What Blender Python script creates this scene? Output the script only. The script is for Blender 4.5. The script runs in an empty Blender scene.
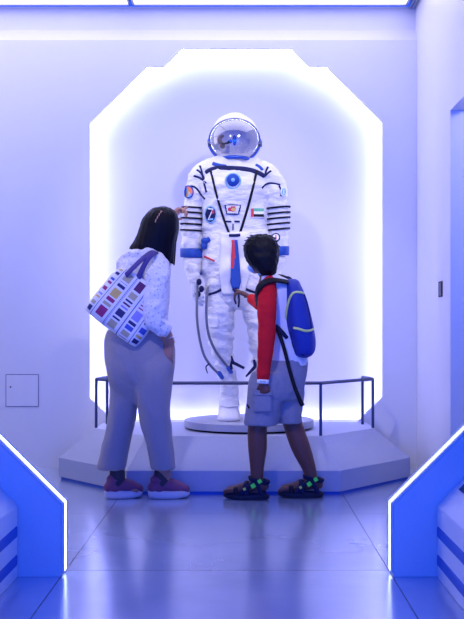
import bpy, math, random
from mathutils import Vector, noise, Matrix
from mathutils.bvhtree import BVHTree
random.seed(7)
sc = bpy.context.scene
col = sc.collection
F = 1050.0; HC = 0.9; VX = 242.0; VY = 328.0
def P(px, py, d):
    """point of the place that stands d metres from the camera plane"""
    return Vector(((px-VX)*d/F, d, HC+(VY-py)*d/F))

# ------------------------------------------------------------------ materials
def mat(name, color, rough=0.6, metal=0.0, emit=None, strength=0.0, bump=0.0, bscale=40.0,
        vary=0.0, vscale=6.0, sheen=0.0, coat=0.0, spec=None, stretch=None, bdist=.01):
    m = bpy.data.materials.new(name); m.use_nodes = True
    nt = m.node_tree; b = nt.nodes['Principled BSDF']
    b.inputs['Base Color'].default_value = (*color, 1)
    b.inputs['Roughness'].default_value = rough
    b.inputs['Metallic'].default_value = metal
    if sheen: b.inputs['Sheen Weight'].default_value = sheen
    if coat: b.inputs['Coat Weight'].default_value = coat; b.inputs['Coat Roughness'].default_value = 0.08
    if spec is not None: b.inputs['Specular IOR Level'].default_value = spec
    if emit:
        b.inputs['Emission Color'].default_value = (*emit, 1)
        b.inputs['Emission Strength'].default_value = strength
    tc = nt.nodes.new('ShaderNodeTexCoord')
    src = tc.outputs['Object']
    if stretch:
        mp = nt.nodes.new('ShaderNodeMapping'); mp.inputs['Scale'].default_value = stretch
        nt.links.new(src, mp.inputs['Vector']); src = mp.outputs['Vector']
    if vary:
        n = nt.nodes.new('ShaderNodeTexNoise'); n.inputs['Scale'].default_value = vscale
        n.inputs['Detail'].default_value = 6
        r = nt.nodes.new('ShaderNodeMapRange'); r.inputs['To Min'].default_value = 1-vary; r.inputs['To Max'].default_value = 1+vary
        mx = nt.nodes.new('ShaderNodeVectorMath'); mx.operation = 'SCALE'
        mx.inputs[0].default_value = color
        nt.links.new(src, n.inputs['Vector']); nt.links.new(n.outputs['Fac'], r.inputs['Value'])
        nt.links.new(r.outputs['Result'], mx.inputs['Scale']); nt.links.new(mx.outputs['Vector'], b.inputs['Base Color'])
    if bump:
        n = nt.nodes.new('ShaderNodeTexNoise'); n.inputs['Scale'].default_value = bscale
        n.inputs['Detail'].default_value = 5
        bp = nt.nodes.new('ShaderNodeBump'); bp.inputs['Strength'].default_value = bump
        bp.inputs['Distance'].default_value = bdist
        nt.links.new(src, n.inputs['Vector']); nt.links.new(n.outputs['Fac'], bp.inputs['Height'])
        nt.links.new(bp.outputs['Normal'], b.inputs['Normal'])
    return m

M = {}
M['wall'] = mat('wall_paint', (.74,.73,.76), .62, bump=.06, bscale=160, vary=.02)
M['wall_r'] = mat('satin_wall_paint', (.76,.75,.78), .38, bump=.04, bscale=120, vary=.02)
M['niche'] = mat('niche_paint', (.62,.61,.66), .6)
M['ceil'] = mat('ceiling_paint', (.45,.45,.5), .7)
M['plat'] = mat('platform_coating', (.36,.38,.50), .55, bump=.12, bscale=260, vary=.05, vscale=60)
M['panel'] = mat('portal_coating', (.55,.56,.62), .6, bump=.12, bscale=260, vary=.06, vscale=90)
M['console'] = mat('console_white', (.72,.73,.78), .4, vary=.02)
M['stripe'] = mat('recess_blue', (.015,.10,.50), .5)
M['disc'] = mat('plinth_paint', (.36,.37,.46), .5, vary=.03, vscale=30)
M['rail'] = mat('rail_steel', (.035,.05,.13), .4, spec=.4)
M['led'] = mat('led_white', (.9,.9,.95), .5, emit=(.45,.54,1), strength=5.5)
M['ledcove'] = mat('led_cove', (.9,.9,.95), .5, emit=(.35,.38,1), strength=44)
M['lum'] = mat('luminous_film', (.9,.9,.95), .5, emit=(1,.95,1), strength=1.55)
M['alu'] = mat('aluminium', (.5,.5,.55), .35, .9)
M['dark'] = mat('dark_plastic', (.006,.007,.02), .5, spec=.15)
M['screen'] = mat('screen_glass', (.006,.01,.03), .2, spec=.2)
M['suit'] = mat('suit_nylon', (.80,.78,.77), .5, sheen=.2, bump=1.0, bscale=15, vary=.05, bdist=.022, stretch=(1,1,2.2))
M['suit_l'] = mat('suit_flap', (.84,.82,.80), .5, bump=.25, bscale=22)
M['boot'] = mat('boot_leather', (.78,.77,.78), .5, bump=.3, bscale=40)
M['sblue'] = mat('suit_blue', (.015,.07,.36), .55, bump=.2, spec=.3)
M['snavy'] = mat('suit_navy', (.006,.01,.07), .6, spec=.25)
M['black'] = mat('black_webbing', (.006,.006,.012), .7, spec=.2)
M['red'] = mat('red_webbing', (.62,.03,.05), .55)
M['white'] = mat('white_enamel', (.85,.85,.85), .5)
M['green'] = mat('flag_green', (.12,.5,.25), .6)
M['gold'] = mat('gold_thread', (.75,.45,.12), .5)
M['orange'] = mat('orange_thread', (.8,.2,.08), .5)
M['ltblue'] = mat('light_blue_thread', (.25,.5,.8), .5)
M['blueband'] = mat('anodised_blue', (.05,.12,.5), .3, .5)
M['steel'] = mat('polished_ring', (.12,.13,.2), .25, .8)
M['hose'] = mat('rubber_hose', (.13,.14,.2), .45)
M['liner'] = mat('helmet_liner', (.75,.72,.72), .6)
M['brown'] = mat('leather_brown', (.22,.12,.07), .6)
M['hair'] = mat('black_hair', (.003,.003,.008), .5, spec=.12, bump=.5, bscale=60, stretch=(1,1,.08))
M['skin'] = mat('skin_tan', (.40,.20,.15), .5, spec=.35)
M['skin_b'] = mat('skin_brown', (.14,.055,.045), .5, spec=.3)
M['lip'] = mat('lip', (.35,.1,.1), .5)
M['eyew'] = mat('eye_white', (.8,.8,.8), .3)
M['trou'] = mat('grey_marl', (.30,.27,.31), .9, sheen=.1, bump=.3, bscale=300, vary=.12, vscale=180)
M['short'] = mat('grey_cotton', (.24,.24,.31), .9, bump=.35, bscale=50, vary=.1, vscale=60)
M['sleeve_r'] = mat('red_jersey', (.62,.008,.02), .8, spec=.2, bump=.25, bscale=60)
M['shirt'] = mat('white_jersey', (.72,.71,.76), .8, bump=.25, bscale=40)
M['tyvek'] = mat('paper_band', (.85,.85,.85), .5)
M['pack'] = mat('blue_nylon', (.012,.035,.30), .6, spec=.3, bump=.15, bscale=120)
M['packd'] = mat('navy_nylon', (.004,.007,.05), .6, spec=.25)
M['lime'] = mat('lime_piping', (.62,.70,.22), .5)
M['shoe'] = mat('mauve_knit', (.20,.05,.13), .7, bump=.3, bscale=200)
M['sole'] = mat('shoe_foam', (.58,.54,.62), .6)
M['soled'] = mat('rubber_dark', (.01,.012,.035), .6, spec=.3)
M['neon'] = mat('neon_green', (.12,.95,.06), .5)
M['neony'] = mat('neon_yellow', (.6,.75,.1), .5)
M['sock'] = mat('dark_sock', (.04,.03,.05), .8)
M['canvas'] = mat('white_canvas', (.72,.71,.76), .8, bump=.15, bscale=200)
M['bagstrap'] = mat('purple_webbing', (.05,.035,.20), .7)
M['c_gold'] = mat('print_gold', (.62,.42,.13), .8)
M['c_tan'] = mat('print_tan', (.42,.36,.25), .8)
M['c_mag'] = mat('print_magenta', (.30,.02,.14), .8)
M['c_navy'] = mat('print_navy', (.02,.02,.13), .8)
M['c_pur'] = mat('print_plum', (.10,.015,.10), .8)
M['c_lil'] = mat('print_lilac', (.27,.25,.62), .8)
M['c_blu'] = mat('print_blue', (.05,.09,.45), .8)

# lace blouse : white with pale blotchy print
def lace():
    m = mat('lace_blouse', (.66,.64,.70), .8, bump=.9, bscale=38)
    nt = m.node_tree; b = nt.nodes['Principled BSDF']
    tc = nt.nodes.new('ShaderNodeTexCoord'); v = nt.nodes.new('ShaderNodeTexVoronoi'); v.inputs['Scale'].default_value = 55
    r = nt.nodes.new('ShaderNodeValToRGB'); r.color_ramp.elements[0].color = (.30,.30,.42,1); r.color_ramp.elements[1].color = (.74,.72,.76,1)
    r.color_ramp.elements[0].position = .05; r.color_ramp.elements[1].position = .35
    nt.links.new(tc.outputs['Object'], v.inputs['Vector']); nt.links.new(v.outputs['Distance'], r.inputs['Fac']); nt.links.new(r.outputs['Color'], b.inputs['Base Color'])
    return m
M['lace'] = lace()

# visor : clear curved plastic
def visor_mat():
    m = bpy.data.materials.new('visor_polycarbonate'); m.use_nodes = True
    nt = m.node_tree; nt.nodes.clear()
    o = nt.nodes.new('ShaderNodeOutputMaterial'); mx = nt.nodes.new('ShaderNodeMixShader')
    t = nt.nodes.new('ShaderNodeBsdfTransparent'); g = nt.nodes.new('ShaderNodeBsdfGlossy'); g.inputs['Roughness'].default_value = .03
    t.inputs['Color'].default_value = (.86,.88,.97,1)
    lw = nt.nodes.new('ShaderNodeLayerWeight'); lw.inputs['Blend'].default_value = .35
    mr = nt.nodes.new('ShaderNodeMapRange'); mr.inputs['To Min'].default_value = .12; mr.inputs['To Max'].default_value = .95
    nt.links.new(lw.outputs['Facing'], mr.inputs['Value']); nt.links.new(mr.outputs['Result'], mx.inputs['Fac'])
    nt.links.new(t.outputs[0], mx.inputs[1]); nt.links.new(g.outputs[0], mx.inputs[2]); nt.links.new(mx.outputs[0], o.inputs[0])
    return m
M['visor'] = visor_mat()

# polished concrete slabs with joints
def floor_mat():
    m = bpy.data.materials.new('polished_slabs'); m.use_nodes = True
    nt = m.node_tree; b = nt.nodes['Principled BSDF']; L = nt.links.new
    tc = nt.nodes.new('ShaderNodeTexCoord'); sep = nt.nodes.new('ShaderNodeSeparateXYZ'); L(tc.outputs['Object'], sep.inputs[0])
    def joint(sock, off, step):
        a = nt.nodes.new('ShaderNodeMath'); a.operation = 'ADD'; a.inputs[1].default_value = -off; L(sock, a.inputs[0])
        w = nt.nodes.new('ShaderNodeMath'); w.operation = 'PINGPONG'; w.inputs[1].default_value = step/2; L(a.outputs[0], w.inputs[0])
        c = nt.nodes.new('ShaderNodeMath'); c.operation = 'LESS_THAN'; c.inputs[1].default_value = .0027; L(w.outputs[0], c.inputs[0])
        return c.outputs[0]
    jx = joint(sep.outputs['X'], -.655, 1.2); jy = joint(sep.outputs['Y'], 3.90, 1.2)
    mx = nt.nodes.new('ShaderNodeMath'); mx.operation = 'MAXIMUM'; L(jx, mx.inputs[0]); L(jy, mx.inputs[1])
    n = nt.nodes.new('ShaderNodeTexNoise'); n.inputs['Scale'].default_value = 2.2; n.inputs['Detail'].default_value = 5; n.inputs['Roughness'].default_value = .5
    L(tc.outputs['Object'], n.inputs['Vector'])
    r = nt.nodes.new('ShaderNodeValToRGB'); r.color_ramp.elements[0].position = .3; r.color_ramp.elements[0].color = (.27,.34,.53,1)
    r.color_ramp.elements[1].position = .72; r.color_ramp.elements[1].color = (.36,.43,.63,1); L(n.outputs['Fac'], r.inputs['Fac'])
    mix = nt.nodes.new('ShaderNodeMix'); mix.data_type = 'RGBA'; L(mx.outputs[0], mix.inputs['Factor'])
    L(r.outputs['Color'], mix.inputs[6]); mix.inputs[7].default_value = (.07,.08,.14,1); L(mix.outputs[2], b.inputs['Base Color'])
    rr = nt.nodes.new('ShaderNodeMapRange'); rr.inputs['To Min'].default_value = .2; rr.inputs['To Max'].default_value = .3; L(n.outputs['Fac'], rr.inputs['Value'])
    L(rr.outputs['Result'], b.inputs['Roughness'])
    b.inputs['Specular IOR Level'].default_value = .8
    inv = nt.nodes.new('ShaderNodeMath'); inv.operation = 'SUBTRACT'; inv.inputs[0].default_value = 1; L(mx.outputs[0], inv.inputs[1]); L(inv.outputs[0], b.inputs['Coat Weight'])
    b.inputs['Coat Roughness'].default_value = .19; b.inputs['Coat IOR'].default_value = 2.1
    return m
M['floor'] = floor_mat()

# ------------------------------------------------------------------ geometry helpers
class Geo:
    def __init__(s): s.v = []; s.f = []; s.m = []
    def add(s, v, f, m=0):
        o = len(s.v); s.v += [Vector(p) for p in v]
        s.f += [tuple(i+o for i in q) for q in f]; s.m += [m]*len(f) if isinstance(m, int) else list(m)
        return s
    def join(s, g, m=None):
        return s.add(g.v, g.f, g.m if m is None else m)

def obj(name, g, mats, parent=None, smooth=True, bevel=0.0, solid=0.0, subsurf=0):
    me = bpy.data.meshes.new(name)
    off = parent_world(parent) if parent else Vector((0,0,0))
    me.from_pydata([tuple(p-off) for p in g.v], [], g.f)
    if not isinstance(mats, (list, tuple)): mats = [mats]
    for m in mats: me.materials.append(m)
    for p, mi in zip(me.polygons, g.m):
        p.material_index = mi; p.use_smooth = smooth
    me.validate(); me.update()
    o = bpy.data.objects.new(name, me); col.objects.link(o)
    if parent: o.parent = parent
    if solid:
        k = o.modifiers.new('solid', 'SOLIDIFY'); k.thickness = solid; k.offset = 0
    if bevel:
        k = o.modifiers.new('bevel', 'BEVEL'); k.width = bevel; k.segments = 2; k.limit_method = 'ANGLE'; k.angle_limit = math.radians(35)
    if subsurf:
        k = o.modifiers.new('sub', 'SUBSURF'); k.levels = subsurf; k.render_levels = subsurf
    return o
def parent_world(p):
    v = Vector((0,0,0))
    while p: v += p.location; p = p.parent
    return v
def thing(name, label, cat, loc, group=None):
    o = bpy.data.objects.new(name, None); col.objects.link(o); o.location = loc; o.empty_display_size = .1
    return tag(o, label, cat, group)
def tag(o, label, cat, group=None):
    o['label'] = label; o['category'] = cat
    if group: o['group'] = group
    return o
def struct(name, g, m, **k):
    o = obj(name, g, m, smooth=False, **k); o['kind'] = 'structure'; return o
def box(x0, x1, y0, y1, z0, z1, m=0):
    v = [(x0,y0,z0),(x1,y0,z0),(x1,y1,z0),(x0,y1,z0),(x0,y0,z1),(x1,y0,z1),(x1,y1,z1),(x0,y1,z1)]
    f = [(3,2,1,0),(4,5,6,7),(0,1,5,4),(1,2,6,5),(2,3,7,6),(3,0,4,7)]
    return Geo().add(v, f, m)
def prism(poly, y0, y1, m=0):
    """polygon in x,z swept along y"""
    n = len(poly); v = [(x,y0,z) for x,z in poly]+[(x,y1,z) for x,z in poly]
    f = [tuple(range(n)), tuple(range(2*n-1, n-1, -1))]+[(i,i+n,(i+1)%n+n,(i+1)%n) for i in range(n)]
    return Geo().add(v, f, m)
def cr(a, b, c, d, t):
    return .5*((2*b)+(-a+c)*t+(2*a-5*b+4*c-d)*t*t+(-a+3*b-3*c+d)*t**3)
def resample(rows, k):
    out = []
    n = len(rows)
    for i in range(n-1):
        a = rows[max(i-1,0)]; b = rows[i]; c = rows[i+1]; d = rows[min(i+2,n-1)]
        for j in range(k):
            t = j/k; out.append([cr(a[q],b[q],c[q],d[q],t) for q in range(len(b))])
    out.append(list(rows[-1])); return out
def loft(rows, d, k=4, seg=32, ex=2.2, wr=None, mfun=None):
    """rows: (py, xmin, xmax, half depth m, depth offset m[, tilt px]) from top down; horizontal rings at distance d"""
    rows = [list(r)+[0]*(6-len(r)) for r in rows]
    rr = resample(rows, k); g = Geo(); v = []
    for (py, x0, x1, b, dy, tl) in rr:
        dd = d+dy; c = P((x0+x1)/2, py, dd); a = max(.001, (x1-x0)/2*dd/F); b = max(.001, b)
        for j in range(seg):
            t = 2*math.pi*j/seg; ct = math.cos(t); st = math.sin(t)
            x = math.copysign(abs(ct)**(2/ex), ct); y = math.copysign(abs(st)**(2/ex), st)
            v.append(Vector((c.x+a*x, c.y+b*y, c.z - x*tl*dd/F)))
    n = len(rr); f = []
    for i in range(n-1):
        for j in range(seg):
            f.append((i*seg+j, (i+1)*seg+j, (i+1)*seg+(j+1)%seg, i*seg+(j+1)%seg))
    for i, fl in ((0, False), (n-1, True)):
        c = sum(v[i*seg:(i+1)*seg], Vector())/seg; v.append(c); ci = len(v)-1
        for j in range(seg):
            q = (i*seg+j, i*seg+(j+1)%seg, ci); f.append(tuple(reversed(q)) if fl else q)
    g.add(v, f)
    if wr: wrinkle(g, *wr)
    return g
def normals(g):
    n = [Vector((0,0,0)) for _ in g.v]
    for q in g.f:
        a, b, c = g.v[q[0]], g.v[q[1]], g.v[q[2]]
        k = (b-a).cross(c-a)
        for i in q: n[i] += k
    return [x.normalized() if x.length > 0 else Vector((0,0,1)) for x in n]
def wrinkle(g, amp, sx, sy, sz, seed=0, ridged=False):
    nn = normals(g)
    for i, p in enumerate(g.v):
        q = Vector((p.x*sx+seed, p.y*sy, p.z*sz))
        h = noise.noise(q)+.5*noise.noise(q*2.1)
        if ridged: h = .6-2*abs(h)
        g.v[i] = p+nn[i]*(h*amp)
    return g
def tube(pts, radii, seg=12, k=4, flat=1.0, up=None, m=0, caps=True):
    """round or flattened tube through points; radii per point"""
    rows = [[p[0],p[1],p[2],r] for p, r in zip(pts, radii)]
    rr = resample(rows, k) if k > 1 else rows
    C = [Vector(r[:3]) for r in rr]; R = [max(.0005, r[3]) for r in rr]
    g = Geo(); v = []; n = len(C)
    T = [(C[min(i+1,n-1)]-C[max(i-1,0)]).normalized() for i in range(n)]
    N = Vector(up) if up else (Vector((0,0,1)) if abs(T[0].z) < .9 else Vector((1,0,0)))
    prev = None
    rings = []
    for i in range(n):
        N = N-T[i]*N.dot(T[i])
        if N.length < 1e-5: N = T[i].orthogonal()
        N.normalize(); B = T[i].cross(N)
        rings.append((C[i], R[i], N.copy(), B))
    full = []
    if caps:
        c, r, N0, B0 = rings[0]
        for a in (.2, .55, .85): full.append((c-T[0]*r*math.cos(a*math.pi/2)*flatcap(flat), r*math.sin(a*math.pi/2), N0, B0))
    full += rings
    if caps:
        c, r, N1, B1 = rings[-1]
        for a in (.85, .55, .2): full.append((c+T[-1]*r*math.cos(a*math.pi/2)*flatcap(flat), r*math.sin(a*math.pi/2), N1, B1))
    for (c, r, N_, B_) in full:
        for j in range(seg):
            t = 2*math.pi*j/seg
            v.append(c+N_*(math.cos(t)*r*flat)+B_*(math.sin(t)*r))
    n = len(full); f = []
    for i in range(n-1):
        for j in range(seg):
            f.append((i*seg+j, i*seg+(j+1)%seg, (i+1)*seg+(j+1)%seg, (i+1)*seg+j))
    f.append(tuple(reversed(range(seg)))); f.append(tuple((n-1)*seg+j for j in range(seg)))
    return g.add(v, f, m)
def flatcap(f): return 1.0 if f > .5 else .3
def ell(c, rx, ry, rz, ax=None, seg=20, rings=12, m=0):
    """ellipsoid; ax = (X axis, Y axis, Z axis) unit vectors"""
    A = [Vector(a) for a in ax] if ax else [Vector((1,0,0)),Vector((0,1,0)),Vector((0,0,1))]
    c = Vector(c); v = [c+A[2]*rz]
    for i in range(1, rings):
        a = math.pi*i/rings
        for j in range(seg):
            t = 2*math.pi*j/seg
            v.append(c+A[0]*(rx*math.sin(a)*math.cos(t))+A[1]*(ry*math.sin(a)*math.sin(t))+A[2]*(rz*math.cos(a)))
    v.append(c-A[2]*rz); f = []
    for j in range(seg): f.append((0, 1+j, 1+(j+1)%seg))
    for i in range(rings-2):
        for j in range(seg):
            a = 1+i*seg+j; b = 1+i*seg+(j+1)%seg; f.append((a, a+seg, b+seg, b))
    e = len(v)-1; s = 1+(rings-2)*seg
    for j in range(seg): f.append((s+j, e, s+(j+1)%seg))
    return Geo().add(v, f, m)
def cyl(c0, c1, r, seg=48, m=0):
    return tube([c0, c1], [r, r], seg=seg, k=1, m=m, caps=False)
def blob(geos, voxel=.006, smooth=3, factor=.5):
    """fuse closed shapes into one continuous skin"""
    g = Geo()
    for q in geos: g.join(q)
    me = bpy.data.meshes.new('tmp'); me.from_pydata([tuple(p) for p in g.v], [], g.f); me.validate()
    o = bpy.data.objects.new('tmp', me); col.objects.link(o)
    r = o.modifiers.new('r', 'REMESH'); r.mode = 'VOXEL'; r.voxel_size = voxel; r.adaptivity = 0
    s = o.modifiers.new('s', 'SMOOTH'); s.iterations = smooth; s.factor = factor
    dg = bpy.context.evaluated_depsgraph_get(); e = o.evaluated_get(dg); m2 = e.to_mesh()
    out = Geo().add([v.co.copy() for v in m2.vertices], [tuple(p.vertices) for p in m2.polygons])
    e.to_mesh_clear(); bpy.data.objects.remove(o); bpy.data.meshes.remove(me)
    return out
def bvh(*geos):
    g = Geo()
    for q in geos: g.join(q)
    return BVHTree.FromPolygons([tuple(p) for p in g.v], g.f)
CAM = Vector((0,0,HC))
def onto(tree, px, py, d, off=.003):
    """point of a surface met when looking at it from the front"""
    t = P(px, py, d); dr = (t-CAM).normalized()
    h, n, i, ds = tree.ray_cast(CAM, dr)
    if h is None: return t, -dr
    if n.dot(dr) > 0: n = -n
    return h+n*off, n
def drape(tree, pts, d, r, k=3, flat=.5, m=0, off=.002, seg=8):
    rows = resample([[a,b] for a,b in pts], k) if len(pts) > 2 else [[pts[0][0]+(pts[1][0]-pts[0][0])*i/8, pts[0][1]+(pts[1][1]-pts[0][1])*i/8] for i in range(9)]
    C = []; up = None
    for a, b in rows:
        h, n = onto(tree, a, b, d, off); C.append(h); up = up or n
    # keep the line from jumping into folds
    for _ in range(2):
        C = [C[0]]+[(C[i-1]+C[i]*2+C[i+1])/4 for i in range(1, len(C)-1)]+[C[-1]]
    return tube(C, [r]*len(C), seg=seg, k=1, flat=flat, up=up, m=m)
def patch(tree, cx, cy, w, h, d, fn, nx=28, ny=28, off=.006):
    """badge following the cloth; fn(u,v) gives a material index or None, u,v in -1..1"""
    g = Geo(); idx = {}
    C0, N0 = onto(tree, cx, cy, d, off)
    for j in range(ny+1):
        for i in range(nx+1):
            u = -1+2*i/nx; v = -1+2*j/ny
            p, n = onto(tree, cx+u*w/2, cy-v*h/2, d, off)
            flatp = P(cx+u*w/2, cy-v*h/2, C0.y)
            if abs(p.y-C0.y) > .05: p = flatp
            idx[i,j] = len(g.v); g.v.append(p)
    for _ in range(3):
        for j in range(1, ny):
            for i in range(1, nx):
                q = g.v[idx[i,j]]; av = (g.v[idx[i-1,j]]+g.v[idx[i+1,j]]+g.v[idx[i,j-1]]+g.v[idx[i,j+1]])/4
                q.y = av.y
    for j in range(ny):
        for i in range(nx):
            k = fn(-1+2*(i+.5)/nx, -1+2*(j+.5)/ny)
            if k is None: continue
            g.f.append((idx[i,j], idx[i+1,j], idx[i+1,j+1], idx[i,j+1])); g.m.append(k)
    return g

# ================================================================== SETTING
DW = 6.75                                   # back wall
def W(px, py): p = P(px, py, DW); return (p.x, p.z)
cx0 = -.037
outl = [(89.5,422),(89.5,123),(146.5,66.5),(163.5,66.5),(181.5,48.5),(291.5,48.5),(309.5,66.5),(327,66.5),(382.5,121.5),(382.5,397),(357.5,421.8),(114.5,421.8),(89.5,398)]
outl = outl[1:]
oct_ = [W(a,b) for a,b in outl]
PLZ = .297
ztop = W(0,40)[1]
# floor, ceiling
struct('floor', Geo().add([(-3.4,-1.5,0),(3.6,-1.5,0),(3.6,8,0),(-3.4,8,0)], [(0,1,2,3)]).join(box(-3.4,3.6,-1.5,8,-.1,-.002)), M['floor'])
# back wall with the notched opening : front skin + returns
L = oct_
# L: 0 left-top .. 7 right-top, 8 right-bottom cut start, 9 sill right, 10 sill left, 11 left cut
g = Geo()
def quad(a, b, c, d, y=DW): g.add([(p[0],y,p[1]) for p in (a,b,c,d)], [(0,1,2,3)])
xl, xr = L[0][0], L[8][0]
quad((-3.4,0),(xl,0),(xl,ztop),(-3.4,ztop)); quad((xr,0),(1.125,0),(1.125,ztop),(xr,ztop))
for a, b in zip(L[0:8-0], L[1:9-0]):
    if abs(a[0]-b[0]) > 1e-4: quad(a, b, (b[0],ztop), (a[0],ztop))
for a, b in ((L[11],L[10]), (L[10],L[9]), (L[9],L[8])):
    quad((a[0],0),(b[0],0),b,a)
n = len(L)
for i in range(n):
    a = L[i]; b = L[(i+1)%n]
    g.add([(a[0],DW,a[1]),(b[0],DW,b[1]),(b[0],DW+.03,b[1]),(a[0],DW+.03,a[1])], [(0,1,2,3)])
# sloping top of the proud wall skin
BZ = HC+(VY-30)*(DW+.06)/F
g.add([(-3.4,DW,ztop),(1.125,DW,ztop),(1.125,DW+.06,BZ),(-3.4,DW+.06,BZ)], [(0,1,2,3)])
# square access hatch groove is cut as thin dark lines (separate thing)
wall_back = struct('wall_back', g, M['wall'])
# bulkhead above
CZ = 2.985
struct('trim_1', box(-3.4,1.14,DW+.06,DW+.30,BZ-.02,CZ), M['wall'])
# niche box behind the opening
ND = DW+.30
g = Geo()
NX0, NX1, NZ0, NZ1 = xl-.16, xr+.16, 0, L[4][1]+.10
g.add([(NX0,ND,NZ0),(NX1,ND,NZ0),(NX1,ND,NZ1),(NX0,ND,NZ1)], [(0,1,2,3)])
g.add([(NX0,DW+.05,NZ0),(NX0,ND,NZ0),(NX0,ND,NZ1),(NX0,DW+.05,NZ1)], [(0,1,2,3)])
g.add([(NX1,DW+.05,NZ0),(NX1,ND,NZ0),(NX1,ND,NZ1),(NX1,DW+.05,NZ1)], [(0,1,2,3)])
g.add([(NX0,DW+.05,NZ1),(NX0,ND,NZ1),(NX1,ND,NZ1),(NX1,DW+.05,NZ1)], [(0,1,2,3)])
g.add([(NX0,DW+.22,PLZ-.003),(NX1,DW+.22,PLZ-.003),(NX1,DW+.05,PLZ-.003),(NX0,DW+.05,PLZ-.003)], [(0,1,2,3)])
g.add([(NX0,DW+.22,PLZ-.003),(NX1,DW+.22,PLZ-.003),(NX1,DW+.22,0),(NX0,DW+.22,0)], [(0,1,2,3)])
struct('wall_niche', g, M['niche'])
g = tube([(NX0+.2,DW+.26,PLZ-.045),(NX1-.2,DW+.26,PLZ-.045)], [.012,.012], seg=8, k=1)
o = obj('light_strip', g, M['ledcove']); tag(o, 'white light line sunk in the floor gap at the foot of the glowing niche', 'light strip')
# LED line hidden behind the rim of the opening
cxm = (xl+xr)/2; czm = 1.45
def grow(p, s):
    return (p[0]+math.copysign(s, p[0]-cxm) , p[1]+(s if p[1] > czm else -s*.0))
ledp = [grow(p, .05) for p in L[0:9]]
ledp = [(ledp[0][0], .33)]+ledp[:-1]+[(ledp[-1][0], .33)]
g = Geo()
for a, b in zip(ledp[:-1], ledp[1:]):
    g.join(tube([(a[0],DW+.23,a[1]),(b[0],DW+.23,b[1])], [.012,.012], seg=6, k=1))
o = obj('light_strip', g, M['ledcove']); tag(o, 'hidden white light line glowing around the rim of the notched wall opening', 'light strip')
# left wall far out, right wall with doorway
XR = 1.125
g = Geo()
DY = 5.665; DZ = 2.075
g.add([(XR,DY,0),(XR,DW+.3,0),(XR,DW+.3,3.2),(XR,DY,3.2)], [(0,1,2,3)])
g.add([(XR,3.95,DZ),(XR,DY,DZ),(XR,DY,3.2),(XR,3.95,3.2)], [(0,1,2,3)])
g.add([(XR,DY,0),(XR+.085,DY,0),(XR+.085,DY,DZ),(XR,DY,DZ)], [(0,1,2,3)])     # reveal
g.add([(XR,3.95,DZ),(XR+.085,3.95,DZ),(XR+.085,DY,DZ),(XR,DY,DZ)], [(0,1,2,3)])
g.add([(XR+.085,DY-.02,0),(XR+2.4,DY-.02,0),(XR+2.4,DY-.02,3.2),(XR+.085,DY-.02,3.2)], [(0,1,2,3)])
g.add([(XR+.085,DY-.02,0),(XR+.085,DY,0),(XR+.085,DY,DZ),(XR+.085,DY-.02,DZ)], [(0,1,2,3)])
struct('wall_right', g, M['wall_r'])
struct('wall_left', Geo().add([(-3.4,-1.5,0),(-3.4,8,0),(-3.4,8,3.2),(-3.4,-1.5,3.2)], [(0,1,2,3)]), M['wall'])
# ceiling : opaque deck with luminous film panels below it
struct('ceiling', box(-3.4,3.6,-.5,DW+.06,CZ+.05,CZ+.12), M['ceil'])
def lum_panel(xa, xb, ya, yb, lab):
    t = thing('ceiling_light_panel', lab, 'ceiling light', ((xa+xb)/2,(ya+yb)/2,CZ), 'luminous ceiling panels')
    obj('diffuser', box(xa+.012,xb-.012,ya+.012,yb-.012,CZ-.004,CZ+.02), M['lum'], t, smooth=False)
    fr = Geo()
    for a in ((xa,xb,ya,ya+.012),(xa,xb,yb-.012,yb),(xa,xa+.012,ya,yb),(xb-.012,xb,ya,yb)):
        fr.join(box(a[0],a[1],a[2],a[3],CZ-.012,CZ+.03))
    obj('frame', fr, M['alu'], t, smooth=False)
ys = [6.76, 5.3]
XS = [-3.3,-.71,1.07]
for j in range(1):
    for i in range(2):
        lum_panel(XS[i]+.008, XS[i+1]-.008, ys[j+1]+.01, ys[j]-.01,
                  ('long white glowing ceiling panel on the left, above the blank wall' if i < 1 else 'long white glowing ceiling panel above the suit, right of the divider') if j == 0 else 'white glowing ceiling panel over the room in front of the suit')
g = Geo()
for k in range(3):
    g.join(box(1.08+.018*k, 1.088+.018*k, 2.0, DW+.05, CZ-.02, CZ+.01))
tag(obj('ceiling_track', g, M['alu'], smooth=False), 'thin metal channels running along the ceiling edge by the right wall', 'ceiling track')

# access hatch flush in the wall
a = W(6,374.5); b = W(38.5,406.5)
g = Geo(); w = .0026
for q in ((a[0],b[0],a[1]-w,a[1]+w),(a[0],b[0],b[1]-w,b[1]+w),(a[0]-w,a[0]+w,b[1],a[1]),(b[0]-w,b[0]+w,b[1],a[1])):
    g.join(box(q[0],q[1],DW-.002,DW+.004,min(q[2],q[3]),max(q[2],q[3])))
t = thing('access_hatch', 'square flush access hatch in the wall left of the woman', 'hatch', (0,DW,0))
obj('door', box(a[0]+w,b[0]-w,DW-.004,DW+.002,b[1]+w,a[1]-w), M['wall'], t, smooth=False)
obj('frame', g, mat('hatch_gap',(.20,.20,.28),.7), t, smooth=False)
obj('latch', cyl((a[0]+.03,DW-.006,a[1]-.08),(a[0]+.03,DW-.002,a[1]-.08),.005,12), M['dark'], t)

# small dark control on right wall
t = thing('wall_control', 'small black control panel on the right wall beside the doorway', 'control panel', (XR,5.94,1.1))
obj('housing', box(XR-.004,XR+.002,5.885,6.0,1.075,1.165), M['dark'], t, smooth=False, bevel=.003)
obj('screen', box(XR-.006,XR-.003,5.905,5.97,1.085,1.155), M['screen'], t, smooth=False)

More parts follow.
